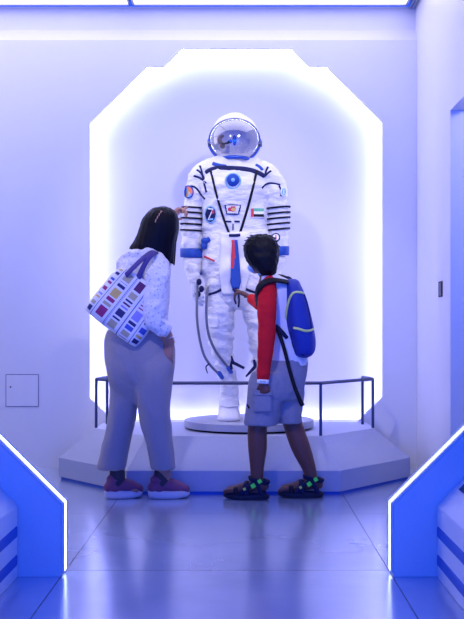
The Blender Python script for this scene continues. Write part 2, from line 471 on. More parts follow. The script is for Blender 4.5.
# ================================================================== PLATFORM
pc = -.045
DF, DC = 5.66, 6.24
FX, CX = .577, 1.044
DWp = DW-.003
bot = [(pc-CX,DWp),(pc-CX,DC),(pc-FX,DF),(pc+FX,DF),(pc+CX,DC),(pc+CX,DWp)]
top = [(pc-.84,DWp),(pc-.84,6.33),(pc-.49,5.86),(pc+.49,5.86),(pc+.84,6.33),(pc+.84,DWp)]
def ringpl(pts, z): return [Vector((x,y,z)) for x,y in pts]
def layers(ls, m=0):
    g = Geo(); n = len(ls[0]); v = [p for l in ls for p in l]; f = []
    for k in range(len(ls)-1):
        for i in range(n): f.append((k*n+i, k*n+(i+1)%n, (k+1)*n+(i+1)%n, (k+1)*n+i))
    f.append(tuple(reversed(range(n)))); f.append(tuple((len(ls)-1)*n+i for i in range(n)))
    return g.add(v, f, m)
def inset(pts, s):
    return [(pc+(x-pc)*(1-s), y+(DW-y)*s if y < DW-.01 else y) for x, y in pts]
t = thing('display_platform', 'wide grey faceted platform with sloping sides under the suit display', 'platform', (pc,6.3,0))
obj('base', layers([ringpl(inset(bot,.012),0), ringpl(inset(bot,.012),.018)]), M['stripe'], t, smooth=False)
obj('body', layers([ringpl(bot,.018), ringpl(bot,.13), ringpl(top,PLZ)]), M['plat'], t, smooth=False, bevel=.002)
# plinth disc
dc = Vector((.042,6.33,PLZ)); r_ = .39
dt = thing('round_plinth', 'low round grey plinth disc the suit stands on', 'plinth', dc)
obj('disc', tube([dc+Vector((0,0,.012)), dc+Vector((0,0,.054))], [r_,r_], seg=72, k=1, caps=False), M['disc'], dt, smooth=False, bevel=.004)
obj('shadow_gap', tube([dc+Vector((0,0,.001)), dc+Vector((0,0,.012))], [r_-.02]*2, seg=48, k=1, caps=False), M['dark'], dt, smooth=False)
# guard rail
rt = thing('guard_rail', 'low dark metal guard rail around the platform edge', 'railing', (pc,6.1,PLZ))
RZ = .592
corners = [(pc-.80,6.58),(pc-.835,6.34),(pc-.485,5.875),(pc+.485,5.875),(pc+.835,6.34),(pc+.80,6.58)]
for x, y in corners:
    pz = Geo().join(box(x-.008,x+.008,y-.008,y+.008,PLZ,RZ)); obj('post', pz, M['rail'], rt, smooth=False, bevel=.0015)
g = Geo()
for a, b in zip(corners[:-1], corners[1:]):
    g.join(tube([(a[0],a[1],RZ),(b[0],b[1],RZ)], [.0095,.0095], seg=4, k=1, up=(0,0,1)))
obj('handrail', g, M['rail'], rt, smooth=False)

# ================================================================== FOREGROUND PORTAL WALLS + CONSOLES
SX = -.053
def portal(s, lab, lab2):
    # s = -1 left, +1 right ; inner edge at SX + s*.601
    xi = SX+s*.601; D0, D1 = 3.795, 3.90
    kz = .26
    poly = [(xi,0),(xi,kz),(xi+s*1.6,kz+1.6),(xi+s*2.4,kz+1.6),(xi+s*2.4,0)]
    if s > 0: poly = poly[::-1]
    o = thing('angled_partition', lab, 'partition', (xi,D0,0))
    obj('panel', prism(poly, D0, D1), M['panel'], o, smooth=False, bevel=.002)
    # edge light : recessed profile along the edge with two thin rims
    c = math.sqrt(.5)
    def bar(y0, y1, t0, t1):
        # thin slab hugging the edge between depths y0..y1, thickness from t0 to t1 outwards
        n1 = Vector((-s*1,0,0)); n2 = Vector((-s*c,0,c))
        mid = Vector((-s*1, 0, math.tan(math.radians(22.5))))
        end = Vector((xi+s*1.6,0,kz+1.6))
        pts = [(Vector((xi,0,.012)), n1), (Vector((xi,0,kz)), mid), (end, n2)]
        v = []
        for y in (y0, y1):
            for p, nn in pts:
                v.append(Vector((p.x+nn.x*t0, y, p.z+nn.z*t0))); v.append(Vector((p.x+nn.x*t1, y, p.z+nn.z*t1)))
        f = []
        for k in range(2):
            a = 2*k; f += [(a,a+1,a+3,a+2),(a+6,a+8,a+9,a+7),(a+1,a+7,a+9,a+3),(a,a+2,a+8,a+6)]
        f += [(0,6,7,1),(4,5,11,10)]
        return Geo().add(v, f)
    obj('light_strip', bar(3.825,3.87,.001,.006), M['led'], o, smooth=False)
    obj('edge_profile', bar(3.797,3.823,.001,.008).join(bar(3.872,3.898,.001,.008)), M['panel'], o, smooth=False)
    # console with sloping top
    xc = SX+s*.757
    t = thing('control_console', lab2, 'console', (xc,3.0,0))
    y0 = 1.6; y1 = 3.79; dp = 1.0
    poly = [(xc,0),(xc,.26),(xc+s*.55,.81),(xc+s*dp,.81),(xc+s*dp,0)]
    if s > 0: poly = poly[::-1]
    obj('body', prism(poly, y0, y1), M['console'], t, smooth=False, bevel=.004)
    for za, zb in ((.147,.190),(.045,.088)):
        pf = []
        x_a, x_b = sorted((xc-s*.003, xc+s*.01))
        obj('recessed_band', box(x_a,x_b,y0+.05,y1-.012,za,zb), M['stripe'], t, smooth=False, bevel=.01)
    if s > 0:
        a0, a1 = .065, .42
        g = Geo(); v = []
        for y in (3.05,3.70):
            for a in (a0,a1):
                for h in (.001,.010):
                    v.append(Vector((xc+s*a-s*h*c, y, .26+a+h*c)))
        g.add(v, [(0,1,3,2),(4,6,7,5),(0,4,5,1),(2,3,7,6),(1,5,7,3),(0,2,6,4)])
        obj('screen', g, M['screen'], t, smooth=False, bevel=.003)
portal(-1, 'blue-grey angled partition with white glowing edge, at the left foreground', 'low white console with two dark blue bands at the left edge')
portal(1, 'blue-grey angled partition with white glowing edge, at the right foreground', 'low white console with dark blue bands and a dark screen at the right edge')

# ================================================================== SPACE SUIT
SD = 6.33
st = thing('space_suit', 'white cosmonaut space suit with clear helmet visor standing on the round plinth', 'space suit', (0,SD,PLZ+.054))
S = lambda x, y, dy=0: P(x, y, SD+dy)
torso = loft([
 (157.5,212,256,.07,.03),(160,207,261,.09,.03),(164,202,266,.11,.02),(170,197,271,.125,.02),(178,198,270,.145,.01),(188,198,270,.16,0),
 (200,199,270,.165,0),(214,200,270,.165,0),(228,201,270,.16,0),(233,202,270,.158,0),(240,202,272,.165,0),(255,202,273,.17,0),
 (270,202,273,.17,0),(285,204,272,.16,0),(296,205,271,.15,0),(304,207,270,.12,0),(309,212,264,.07,0)],
 SD, k=5, seg=72, ex=2.5, wr=(.010, 10, 10, 15, 3))
nn = normals(torso)
for i, p in enumerate(torso.v):
    q = Vector((p.x*7+p.z*5*(1 if p.x > -.05 else -1), p.y*3, p.z*6)); torso.v[i] = p+nn[i]*(.019*(.45-abs(noise.noise(q))*2))
torso_o = obj('torso', torso, M['suit'], st)
legL = loft([(288,205,236,.125,0),(300,206,236,.125,0),(312,206.5,234.5,.12,0),(325,207,233.5,.115,-.01),(338,208,233,.11,-.015),(352,211,233,.105,-.01),
 (364,214,234,.10,0),(374,217,236.5,.092,0),(384,219,238,.085,0),(394,220,238.5,.08,0),(403,220,238.5,.08,0)], SD, k=7, seg=56, ex=2.2)
def folds(g, amp, z0, z1, fz, seed):
    nn = normals(g)
    for i, p in enumerate(g.v):
        w_ = max(0, min(1, (p.z-z0)/.08))*max(0, min(1, (z1-p.z)/.08))
        q = Vector((p.x*3+seed, p.y*2.5, p.z*fz+2*p.x))
        h = .5-abs(noise.noise(q))*2.2+.3*noise.noise(q*2.3)
        g.v[i] = p+nn[i]*(h*amp*(.25+w_))
    return g
folds(legL, .015, .62, 1.06, 17, 1)
legR = loft([(288,236,270,.125,0),(300,238,270,.125,0),(312,243,271,.12,0),(325,246,271,.115,-.01),(338,248.5,271,.11,-.015),(352,250.5,271,.105,-.01),
 (364,252,271.5,.10,0),(374,252,271.5,.092,0),(384,252,271.5,.085,0),(394,252,271,.08,0),(403,252,271,.08,0)], SD, k=7, seg=56, ex=2.2)
folds(legR, .015, .62, 1.06, 17, 5)
obj('trouser_leg', legL, M['suit'], st); obj('trouser_leg', legR, M['suit'], st)
def boot(cx):
    parts = [loft([(398,cx-10,cx+9,.075,.0),(405,cx-10.5,cx+10,.085,-.01),(411,cx-11,cx+11,.11,-.03),(416,cx-11.5,cx+11.5,.135,-.05),(418.3,cx-11,cx+11,.135,-.05)], SD, k=4, seg=40, ex=2.4)]
    g = folds(parts[0], .005, .30, .5, 22, cx)
    zmin = PLZ+.055
    for p in g.v: p.z = max(p.z, zmin)
    b = obj('boot', g, M['boot'], st)
    obj('sole', loft([(416.9,cx-11.8,cx+11.8,.14,-.05),(419.2,cx-11.8,cx+11.8,.14,-.05)], SD, k=2, seg=40, ex=2.4), M['liner'], b)
    g2 = tube([S(cx-11,405,-.07),S(cx,407,-.105),S(cx+11,405,-.07)], [.006]*3, seg=6, flat=.5)
    obj('strap', g2, M['boot'], b)
boot(229.5); boot(262)
# arms
armL_rows = [(162,201,216,.06,.02),(166,196,214,.085,.02),(173,190,211,.10,.01),(183,186,209,.105,.01),(196,184.5,207,.10,.0),(207,183.5,203.5,.09,0),(219,182.5,202.5,.085,-.01),
 (232,182,202.5,.085,-.01),(244,182,202.5,.085,-.02),(252,182,202,.082,-.025),(259,183,202,.078,-.03),(268,184.5,201.5,.068,-.035),(276,186.5,201,.058,-.04),(283,188,200.5,.048,-.04)]
armR_rows = [(162,252,267,.06,.02),(166,254,273,.085,.02),(173,257,280,.10,.01),(183,260,285.5,.105,.01),(196,262,287.5,.10,.0),(207,264,288.5,.09,0),(219,266,288.5,.085,-.01),
 (232,266.5,288,.085,-.01),(244,267,287.5,.085,-.02),(252,267,287,.082,-.025),(259,267,285,.078,-.03),(268,267,282,.068,-.035),(276,266.5,280,.058,-.04),(283,266,278,.048,-.04)]
def bandring(rows, y, grow_, h, tilt=0):
    """ring that hugs an arm at height y"""
    rr = resample([list(r) for r in rows], 12)
    r0 = min(rr, key=lambda r: abs(r[0]-(y)))
    y_, a, b, dep, dy = r0[:5]
    cxp = (a+b)/2; hw = (b-a)/2*(SD+dy)/F+grow_; c = P(cxp, y, SD+dy)
    pts = []; N = 40
    g = Geo(); v = []
    prof = [(0,-h),(grow_*.0+.004,-h*.8),(.004,h*.8),(0,h)]
    for i in range(N):
        t = 2*math.pi*i/N; ct, s_ = math.cos(t), math.sin(t)
        for (o_, dz) in prof:
            v.append(Vector((c.x+(hw+o_)*ct, c.y+(dep+grow_+o_)*s_, c.z+dz+tilt*ct*hw+.006*s_)))
    n = len(prof); f = []
    for i in range(N):
        for k in range(n-1): f.append((i*n+k, ((i+1)%N)*n+k, ((i+1)%N)*n+k+1, i*n+k+1))
        f.append((i*n+n-1, ((i+1)%N)*n+n-1, ((i+1)%N)*n, i*n))
    return g.add(v, f)
from math import radians as R
def make_arm(rows, ys, tl, by, sd):
    g = loft(rows, SD, k=6, seg=48, ex=2.1, wr=(.009, 10, 10, 20, sd))
    a = obj('sleeve', g, M['suit'], st)
    for y in ys: obj('ring_cord', bandring(rows, y, .009, .0055, tl), M['black'], a)
    obj('cuff_band', bandring(rows, by, .009, .028, tl*.3), M['sblue'], a)
    return g
aL = make_arm(armL_rows, (208,213,218.6,224.4,230.6), -.06, 253, 11)
aR = make_arm(armR_rows, (208,213.5,218.5,224,229.5), .10, 251, 17)
# hands : white gloves hanging, five fingers
def hand_parts(wrist, dr, palm_n, side, size=1.0, curl=.5, spread=.16, point=False, thumb_s=1, fat=1.0):
    """wrist point, finger direction, palm facing normal, side axis toward the thumb; returns closed tubes"""
    dr = Vector(dr).normalized(); pn = Vector(palm_n); pn = (pn-dr*pn.dot(dr)).normalized(); sd = dr.cross(pn)*thumb_s
    w_ = Vector(wrist); s = size; G = []
    G.append(tube([w_-dr*.01*s, w_+dr*.03*s, w_+dr*.062*s, w_+dr*.085*s], [.024*s,.033*s,.038*s,.034*s], seg=14, flat=.45*fat, up=pn))
    base = [(.028,.088,.062),(.009,.092,.072),(-.011,.089,.067),(-.029,.080,.052)]
    for i, (o_, b_, ln) in enumerate(base):
        q = w_+sd*o_*s+dr*(b_-.03)*s; fd = (dr+sd*spread*(1.2-i*.8)*.6).normalized()
        c = curl*(.15 if (point and i == 0) else (1.6 if point else 1+.15*i)); pts = [q, q+fd*.03*s]
        ang = 0
        for seg_l in (.45,.32,.26):
            ang += c*.75
            d2 = fd*math.cos(ang)+pn*math.sin(ang); pts.append(pts[-1]+d2*ln*seg_l*s)
        r = (.0092 if i < 3 else .0078)*s*fat
        G.append(tube(pts, [r*1.1,r*1.1,r,r*.92,r*.78], seg=10, k=3))
    q = w_+sd*.018*s+dr*.02*s
    td = (dr*.75+sd*.75+pn*.25).normalized()
    G.append(tube([q, q+td*.034*s, q+td*.056*s+pn*.006*s+dr*.004, q+td*.068*s+dr*.014*s+pn*.012*s], [.013*s*fat,.0115*s*fat,.010*s*fat,.008*s*fat], seg=10, k=3))
    return G
def glove(x, y, dy, thumb):
    w0 = S(x, y, dy)
    G = hand_parts(w0, (0.02*thumb,-.12,-1), (thumb,.3,0), None, 1.12, .42, thumb_s=-thumb if thumb > 0 else 1, fat=1.35)
    G.append(tube([w0+Vector((0,0,.05)), w0], [.04,.038], seg=16))
    g = blob(G, .0045, 3); o_ = obj('glove', g, M['boot'], st)
    obj('wrist_ring', tube([w0+Vector((0,0,.012)), w0+Vector((0,0,.026))], [.046,.046], seg=28, k=1, caps=False), M['blueband'], o_)
glove(194.5, 277, -.04, 1); glove(272, 277, -.04, -1)
# neck ring + collar bands
body_t = bvh(torso)
armt = bvh(torso, aL, aR)
legt = bvh(torso, legL, legR)
def ringpts(cx, cy, rx, ry, dep, dy, n=40, tiltb=0):
    out = []
    for i in range(n+1):
        t = 2*math.pi*i/n
        c = S(cx, cy, dy)
        out.append(Vector((c.x+rx*math.cos(t), c.y+dep*math.sin(t), c.z+ry*math.sin(t))))
    return out
obj('collar_band', drape(body_t, [(206,172.5),(209,170.5),(215,168.5),(224,168),(234,168.5),(244,169),(252,170.5),(259,173),(264,176)], SD, .016, flat=.35), M['snavy'], st)
obj('collar_band', drape(body_t, [(213,163.5),(219,165.5),(226,166.5)], SD, .011, flat=.4), M['sblue'], st)
obj('collar_band', drape(body_t, [(256,165),(260,167),(262,170)], SD, .011, flat=.4), M['sblue'], st)
obj('neck_ring', tube(ringpts(234.5,161.5,.095,-.012,.10,.02,n=32), [.012]*33, seg=10, k=1, caps=False), M['blueband'], st)
# helmet
hc = S(234.5, 140.5, -.02)
hl = thing_h = bpy.data.objects.new('helmet', None); col.objects.link(hl); hl.parent = st; hl.location = hc-st.location
tl = math.radians(-3)                                        # visor plane leans back a little
fx = Vector((1,0,0)); fy = Vector((0,-math.cos(tl),math.sin(tl))); fz = Vector((0,math.sin(tl),math.cos(tl)))
RX, RZv = .153, .130
def dome(front, deep, rx, rz, th0=0, seg=64, rings=16, up=0.0, zlift=0.0):
    g = Geo(); v = []
    for i in range(rings+1):
        a = math.pi/2*i/rings
        for j in range(seg):
            t = 2*math.pi*j/seg
            bulge = up*max(0, math.sin(t))*math.sin(a)
            zz = math.sin(t)*rz*math.cos(a)
            v.append(hc+fx*(rx*math.cos(t)*math.cos(a))+fz*(zz+zlift*math.sin(min(1,a*1.6)*math.pi/2)*.0)+fy*(front*deep*math.sin(a)))
    f = []
    for i in range(rings):
        for j in range(seg): f.append((i*seg+j, i*seg+(j+1)%seg, (i+1)*seg+(j+1)%seg, (i+1)*seg+j))
    return g.add(v, f)
# hood: soft white shell, a rounder crown rising behind the rim
hood = Geo(); v = []; seg = 64; prof = [(0,0,1.0,1.0),(.02,.01,.99,1.03),(.05,.02,.95,1.06),(.09,.022,.88,1.05),(.13,.02,.76,.97),(.165,.012,.58,.78),(.19,.006,.34,.48),(.2,0,.02,.03)]
prof = resample([list(p) for p in prof], 3)
for (dd, lift, kx, kz) in prof:
    for j in range(seg):
        t = 2*math.pi*j/seg; s_ = math.sin(t); s_ = s_**(1-.35*min(1,dd/.04)) if s_ > 0 else s_
        narrow = 1-.16*max(0, s_)*min(1, dd/.05)
        v.append(hc-fy*dd+fx*(RX*kx*math.cos(t)*narrow)+fz*(RZv*(kz if s_ > 0 else min(kz,1)*(1+dd*1.0))*s_+ (lift*1.6 if s_ > 0 else 0)*abs(s_)))
f = []
for i in range(len(prof)-1):
    for j in range(seg): f.append((i*seg+j, (i+1)*seg+j, (i+1)*seg+(j+1)%seg, i*seg+(j+1)%seg))
hood.add(v, f); wrinkle(hood, .003, 14, 14, 14, 2)
obj('hood', hood, M['liner'], hl, solid=.006)
obj('visor', dome(1, .115, RX*.985, RZv*.985), M['visor'], hl)
rp = [hc+fx*(RX*math.cos(t))+fz*(RZv*math.sin(t)) for t in [2*math.pi*i/64 for i in range(65)]]
obj('visor_rim', tube(rp, [.0045]*65, seg=8, k=1, caps=False), M['steel'], hl)
lp = [hc+fy*.004+fx*(RX*1.03*math.cos(t))+fz*(RZv*1.04*math.sin(t)) for t in [math.pi*(1.0+.0)+math.pi*i/32 for i in range(33)]]
obj('chin_seal', tube(lp, [.008]*33, seg=8, k=1, flat=.7), M['blueband'], hl)
for sx in (-1, 1):
    c_ = hc+fx*(sx*RX*1.0)-fz*.02
    obj('hinge', cyl(c_-fx*.006, c_+fx*.012, .020, 24), M['steel'], hl)
obj('latch', blob([ell(hc+fz*(-RZv*1.12)+fy*.02+fx*-.02, .03,.014,.012), ell(hc+fz*(-RZv*1.0)+fy*.03+fx*-.055, .014,.012,.02)], .004, 1), M['liner'], hl)
# things seen through the visor: padded liner, head set
obj('headset', blob([tube([hc+fx*-.085-fz*.01+fy*-.02, hc+fx*-.09+fz*.015+fy*-.03, hc+fx*-.07+fz*.03+fy*-.03], [.014,.012,.009], seg=10),
     ell(hc+fx*-.072-fz*.03+fy*.0,.016,.015,.02)], .005, 2), M['brown'], hl)
obj('microphone', tube([hc+fx*-.08-fz*.02+fy*.0, hc+fx*-.045+fz*-.02+fy*.035, hc+fx*-.025-fz*.01+fy*.04], [.006,.007,.012], seg=10), M['dark'], hl)
obj('air_duct', tube([hc+fz*.03-fy*.05, hc+fz*.005-fy*.03, hc-fz*.02-fy*.02], [.009,.014,.008], seg=10), M['sblue'], hl)
# chest V cords
for pts in (((211.3,172),(215,188),(220,206),(225,222),(229,233)), ((256.3,172),(252.5,188),(248,206),(243.5,222),(240,233))):
    obj('lacing_cord', drape(body_t, pts, SD, .0075, flat=.6, off=.006), M['black'], st)
# shoulder straps
for pts in (((200,166),(202,173),(204.5,184),(206.5,192)), ((197,170),(200,172),(203,176),(206,183)), ((194,176),(198,177),(203,180)), ((188,187),(194,186),(200,193),(205,199))):
    obj('shoulder_strap', drape(armt, pts, SD, .0062, flat=.5), M['snavy'], st)
for pts in (((268,167),(266,171),(264,177)), ((271,171),(268,173),(265,176)), ((262,188),(266,184),(272,183),(280,185)), ((279,186),(281,190),(281,196))):
    obj('shoulder_strap', drape(armt, pts, SD, .0062, flat=.5), M['snavy'], st)
# chest valve
h, n_ = onto(body_t, 233, 180.5, SD, .0)
vt = obj('chest_valve', cyl(h, h+Vector((0,-.018,.002)), .036, 40), M['sblue'], st)
obj('valve_cap', cyl(h+Vector((0,-.017,0)), h+Vector((0,-.026,0)), .011, 24), M['ltblue'], vt)
obj('valve_collar', tube([h+Vector((.043*math.cos(t),-.003,.043*math.sin(t)-.004)) for t in [2*math.pi*i/32 for i in range(33)]], [.006]*33, seg=8, k=1, caps=False), M['ltblue'], st)
# mission badge: dark oval with light rim, rocket streaks
def f_oval(u, v):
    r = math.hypot(u, v)
    if r > 1: return None
    if r > .84: return 1
    if (u-.35)**2+(v-.3)**2 < .05: return 2
    if abs(u*.8-v*.5+.05) < .07 and abs(v) < .55: return 3
    if abs(v+.55) < .12 and abs(u) < .45: return 1
    if abs(v-.62) < .07 and abs(u) < .4: return 3
    return 0
obj('mission_badge', patch(body_t, 211, 214.5, 11.5, 17.5, SD, f_oval), [M['snavy'],M['ltblue'],M['red'],M['white']], st, solid=.003)
def f_crest(u, v):
    # flared badge: wide top, narrow foot
    w_ = .74+.26*(v+1)/2
    if abs(u) > w_ or abs(v) > .96-.12*abs(u): return None
    if abs(u) > w_-.16 or abs(v) > .72: return 0
    if abs(u) > w_-.26 or abs(v) > .60: return 2
    if (u*1.0-.05)**2+(v*1.0)**2 < .10: return 3
    if (u+.1)**2+(v*1.2)**2 < .24: return 1
    if v > .35 and abs(u) < .3: return 1
    return 2
obj('crest_badge', patch(body_t, 233, 209.5, 16.5, 11, SD, f_crest), [M['snavy'],M['red'],M['shirt'],M['gold']], st, solid=.003)
def f_flag(u, v):
    if abs(u) > .9 or abs(v) > .84: return 4
    if u < -.50: return 0
    if v > .28: return 1
    if v > -.30: return 2
    return 3
obj('flag_badge', patch(body_t, 256.8, 213, 13.5, 10, SD, f_flag), [M['red'],M['green'],M['white'],M['black'],M['shirt']], st, solid=.003)
def f_arm(u, v):
    r = math.hypot(u, v)
    if r > 1: return None
    if r > .8: return 0
    if u*.8+v*.6 > .15: return 1
    if abs(u-v*.4) < .25: return 2
    return 3
obj('shoulder_badge', patch(bvh(aL), 189, 192, 9.5, 13, SD, f_arm), [M['sblue'],M['orange'],M['gold'],M['ltblue']], st, solid=.003)
def f_arm2(u, v):
    r = math.hypot(u, v)
    if r > 1: return None
    return 0 if r > .75 else (1 if r > .5 else (2 if abs(u) < .15 else 1))
obj('sleeve_gauge', patch(bvh(aR), 276, 237.5, 8, 8.5, SD, f_arm2), [M['snavy'],M['white'],M['red']], st, solid=.006)
obj('shoulder_badge', patch(bvh(aR), 283, 192, 6, 9, SD, f_arm2), [M['white'],M['ltblue'],M['white']], st, solid=.003)
# name tags below the crest
for x in (228.5, 237):
    obj('name_tag', drape(body_t, [(x-2.6,221.5),(x+2.6,221.7)], SD, .006, flat=.4), M['snavy'], st)
obj('pocket_loop', drape(body_t, [(233,224),(233,230)], SD, .006, flat=.5), M['hose'], st)
# waist flap (bib) and blue tie
def bib():
    g = Geo(); nx, ny = 20, 26; idx = {}
    for j in range(ny+1):
        t = j/ny; y = 232.5+t*62; x0_ = 221-2.5*t+ (0 if t < .7 else (t-.7)*14); x1_ = 250-1*t-(0 if t < .7 else (t-.7)*14)
        for i in range(nx+1):
            p, n = onto(body_t, x0_+(x1_-x0_)*i/nx, y, SD, .010); p.y = min(p.y, SD-.17+.02*t); idx[i,j] = len(g.v); g.v.append(p)
    for j in range(ny):
        for i in range(nx): g.f.append((idx[i,j], idx[i,j+1], idx[i+1,j+1], idx[i+1,j])); g.m.append(0)
    return g
fl = bib(); flo = obj('front_flap', fl, M['suit_l'], st, solid=.006)
obj('waist_seam', drape(body_t, [(204,233),(215,232.6),(234,232.4),(252,232.6),(266,233)], SD, .0045, flat=.5), M['suit_l'], st)
flt = bvh(torso, fl)
def tie():
    g = Geo(); nx, ny = 6, 26; idx = {}
    for j in range(ny+1):
        t = j/ny; y = 240+t*49; c_ = 234.8+1.2*t; hw = 2.8+3.2*t if t < .85 else 5.5-14*(t-.85)
        for i in range(nx+1):
            p, n = onto(flt, c_+hw*(-1+2*i/nx), y, SD, .008); p.y = min(p.y, SD-.192); idx[i,j] = len(g.v); g.v.append(p)
    for j in range(ny):
        for i in range(nx): g.f.append((idx[i,j], idx[i,j+1], idx[i+1,j+1], idx[i+1,j])); g.m.append(1 if (j < 15 and i < 3-(j > 9)) else 0)
    return g
obj('hanging_ribbon', tie(), [M['sblue'],M['red']], st, solid=.006)
obj('ribbon_buckle', drape(flt, [(229.5,235.5),(235,235.7)], SD, .0085, flat=.4, off=.01).join(drape(flt, [(235,235.7),(240,235.6)], SD, .0085, flat=.4, off=.01)), M['snavy'], st)
# hip valve (blue knob) and pocket trims
h, n_ = onto(body_t, 206.5, 243, SD, .0)
obj('hip_valve', blob([ell(h+Vector((-.01,-.012,.012)),.024,.02,.02), ell(h+Vector((.014,-.014,.018)),.02,.018,.018), ell(h+Vector((-.016,-.01,-.018)),.02,.018,.022)], .004, 2), M['sblue'], st)
obj('pocket_trim', drape(legt, [(204.5,256.5),(208,258),(214.5,261)], SD, .0062), M['red'], st)
obj('pocket_trim', drape(legt, [(208,294.5),(217,292),(226.5,286.5)], SD, .008), M['snavy'], st)
obj('pocket_trim', drape(legt, [(246,289),(252,291.5),(258,293.5)], SD, .008), M['snavy'], st)
obj('pocket_flap', patch(bvh(legL), 214, 323, 9, 10, SD, lambda u, v: 0, 8, 8, off=.008), M['suit_l'], st, solid=.004)
# hanging hoses
ho = [[S(197.5,283,-.10),S(197,300,-.16),S(197,318,-.17),S(199.5,338,-.17),S(204,355,-.16),S(211,366,-.15),S(219,374,-.12)],
      [S(208,288,-.15),S(206.5,300,-.18),S(206.5,320,-.18),S(209,336,-.18),S(215,350,-.17),S(223,361,-.15),S(229,368.5,-.12)]]
for hp in ho: obj('air_hose', tube(hp, [.0078]*len(hp), seg=10, k=6), M['hose'], st)
obj('hose_end', tube([S(219,373,-.125),S(222,377.5,-.105)], [.014,.013], seg=10), M['blueband'], st)
obj('hose_end', tube([S(228.5,368,-.125),S(231,372,-.105)], [.014,.013], seg=10), M['blueband'], st)
obj('hose_tie', tube([S(209,364,-.16),S(206,367,-.16),S(207.5,373,-.16)], [.004,.004,.003], seg=6), M['snavy'], st)
# hose couplings by the glove
for x, y in ((199,282),(201.5,289),(198,294)):
    obj('hose_coupling', ell(S(x,y,-.13),.016,.014,.02), M['snavy'], st)
# loose ends
for pts in (((231.5,356),(233,362),(236,364),(244,368)), ((232,360),(231,366),(231.5,369)), ((246,376.5),(251,371),(255,366),(254,360))):
    obj('loose_strap', tube([S(a,b,-.13) for a,b in pts], [.006,.010,.011,.009][:len(pts)], seg=6, flat=.4, up=(0,-1,0)), M['snavy'], st)
for pts in (((238,290),(239,300),(238.5,307)), ((236,288),(234.5,298),(236,304)), ((233,289),(237,293),(241,292))):
    obj('loose_strap', tube([S(a,b,-.20) for a,b in pts], [.008,.007,.006], seg=6, flat=.5, up=(0,-1,0)), M['snavy'], st)

# ================================================================== PEOPLE
def basis(fwd, up=(0,0,1)):
    f_ = Vector(fwd).normalized(); u = Vector(up); u = (u-f_*u.dot(f_)).normalized(); s_ = f_.cross(u)      # s_ = right-hand side
    return f_, s_, u
def head_parts(c, fwd, k=1.0, up=(0,0,1)):
    f_, s_, u = basis(fwd, up); c = Vector(c); ax = (s_, f_, u)
    q = lambda a, b, z: c+s_*(a*k)+f_*(b*k)+u*(z*k)
    G = [ell(q(0,-.008,.028),.073*k,.090*k,.084*k,ax), ell(q(0,.022,-.028),.058*k,.066*k,.078*k,ax), ell(q(0,.052,-.082),.030*k,.030*k,.024*k,ax)]
    G.append(tube([q(0,.082,.012),q(0,.097,-.010),q(0,.100,-.026)], [.007*k,.011*k,.015*k], seg=10))       # nose
    G.append(ell(q(0,.084,-.050),.024*k,.014*k,.007*k,ax)); G.append(ell(q(0,.083,-.060),.021*k,.013*k,.008*k,ax))
    for sg in (-1,1):
        G.append(ell(q(sg*.072,-.006,-.012),.009*k,.019*k,.031*k,ax)); G.append(ell(q(sg*.030,.070,.022),.026*k,.014*k,.010*k,ax))
        G.append(ell(q(sg*.038,.052,-.022),.024*k,.026*k,.026*k,ax)); G.append(ell(q(sg*.013,.088,-.030),.009*k,.009*k,.008*k,ax))
        G.append(ell(q(sg*.030,.071,.002),.014*k,.013*k,.010*k,ax))
    marks = [(q(sg*.030,.084,.002), .010*k, 2) for sg in (-1,1)]+[(q(sg*.030,.088,.002), .005*k, 3) for sg in (-1,1)]+[(q(0,.096,-.055), .020*k, 1)]+[(q(sg*.030,.083,.024), .015*k, 3) for sg in (-1,1)]
    return G, marks
def paint(g, marks, flat_z=True):
    for i, f_ in enumerate(g.f):
        c = sum((g.v[j] for j in f_), Vector())/len(f_)
        for p, r, m in marks:
            d_ = c-p
            if math.sqrt(d_.x**2+d_.y**2+(d_.z*(2.2 if flat_z else 1))**2) < r: g.m[i] = m
    return g
def foot_parts(ankle, dr, L=.235, h=.0, w_=1.0):
    d_ = Vector(dr).normalized(); a = Vector(ankle); z = lambda t, hh: Vector((a.x, a.y, 0))+d_*t+Vector((0,0,hh))
    s_ = d_.cross(Vector((0,0,1)))
    G = [tube([z(-.19*L,.040*w_+h), z(.0,.042*w_+h), z(L*.3,.036*w_+h), z(L*.55,.022*w_+h), z(L*.78,.016*w_+h)], [.028*w_,.033*w_,.033*w_,.032*w_,.027*w_], seg=16, flat=.85, up=(0,0,1))]
    for i in range(5):
        o_ = -.028+.0135*i; ln = [.24,.235,.225,.212,.20][i if dr[0] > 0 else i]*L/.25
        r = .013 if i == 0 else .0095
        G.append(tube([z(L*.55,.02+h)+s_*o_, z(ln*.88,.018+h)+s_*o_*1.1, z(ln*.97,.012+h)+s_*o_*1.1], [r,r,r*.85], seg=8, k=2))
    G.append(tube([z(0,.05+h), a], [.034,.030], seg=16))
    return G

# ---------------------------------------------------------------- woman
WD = 5.53
Wp = lambda x, y, dy=0: P(x, y, WD+dy)
wt = thing('person', 'woman in white lace blouse and grey trousers pointing at the suit', 'person', (P(145,498,WD).x, WD, 0))
hw = Wp(161,228,.01); wf = (.60,.78,.22)
G, wm = head_parts(hw, wf, .98)
# neck, slim torso, arms, legs
G.append(tube([Wp(150,262,.0),Wp(154,250,0),Wp(159,238,.01)], [.060,.050,.052], seg=20))
G.append(loft([(252,143,160,.06,0),(258,130,166,.085,0),(268,124,168,.095,0),(290,122,165,.09,0),(315,118,163,.09,0),(340,112,168,.10,0),(360,112,170,.105,0),(378,113,168,.09,0),(388,118,160,.06,0)], WD, seg=32))
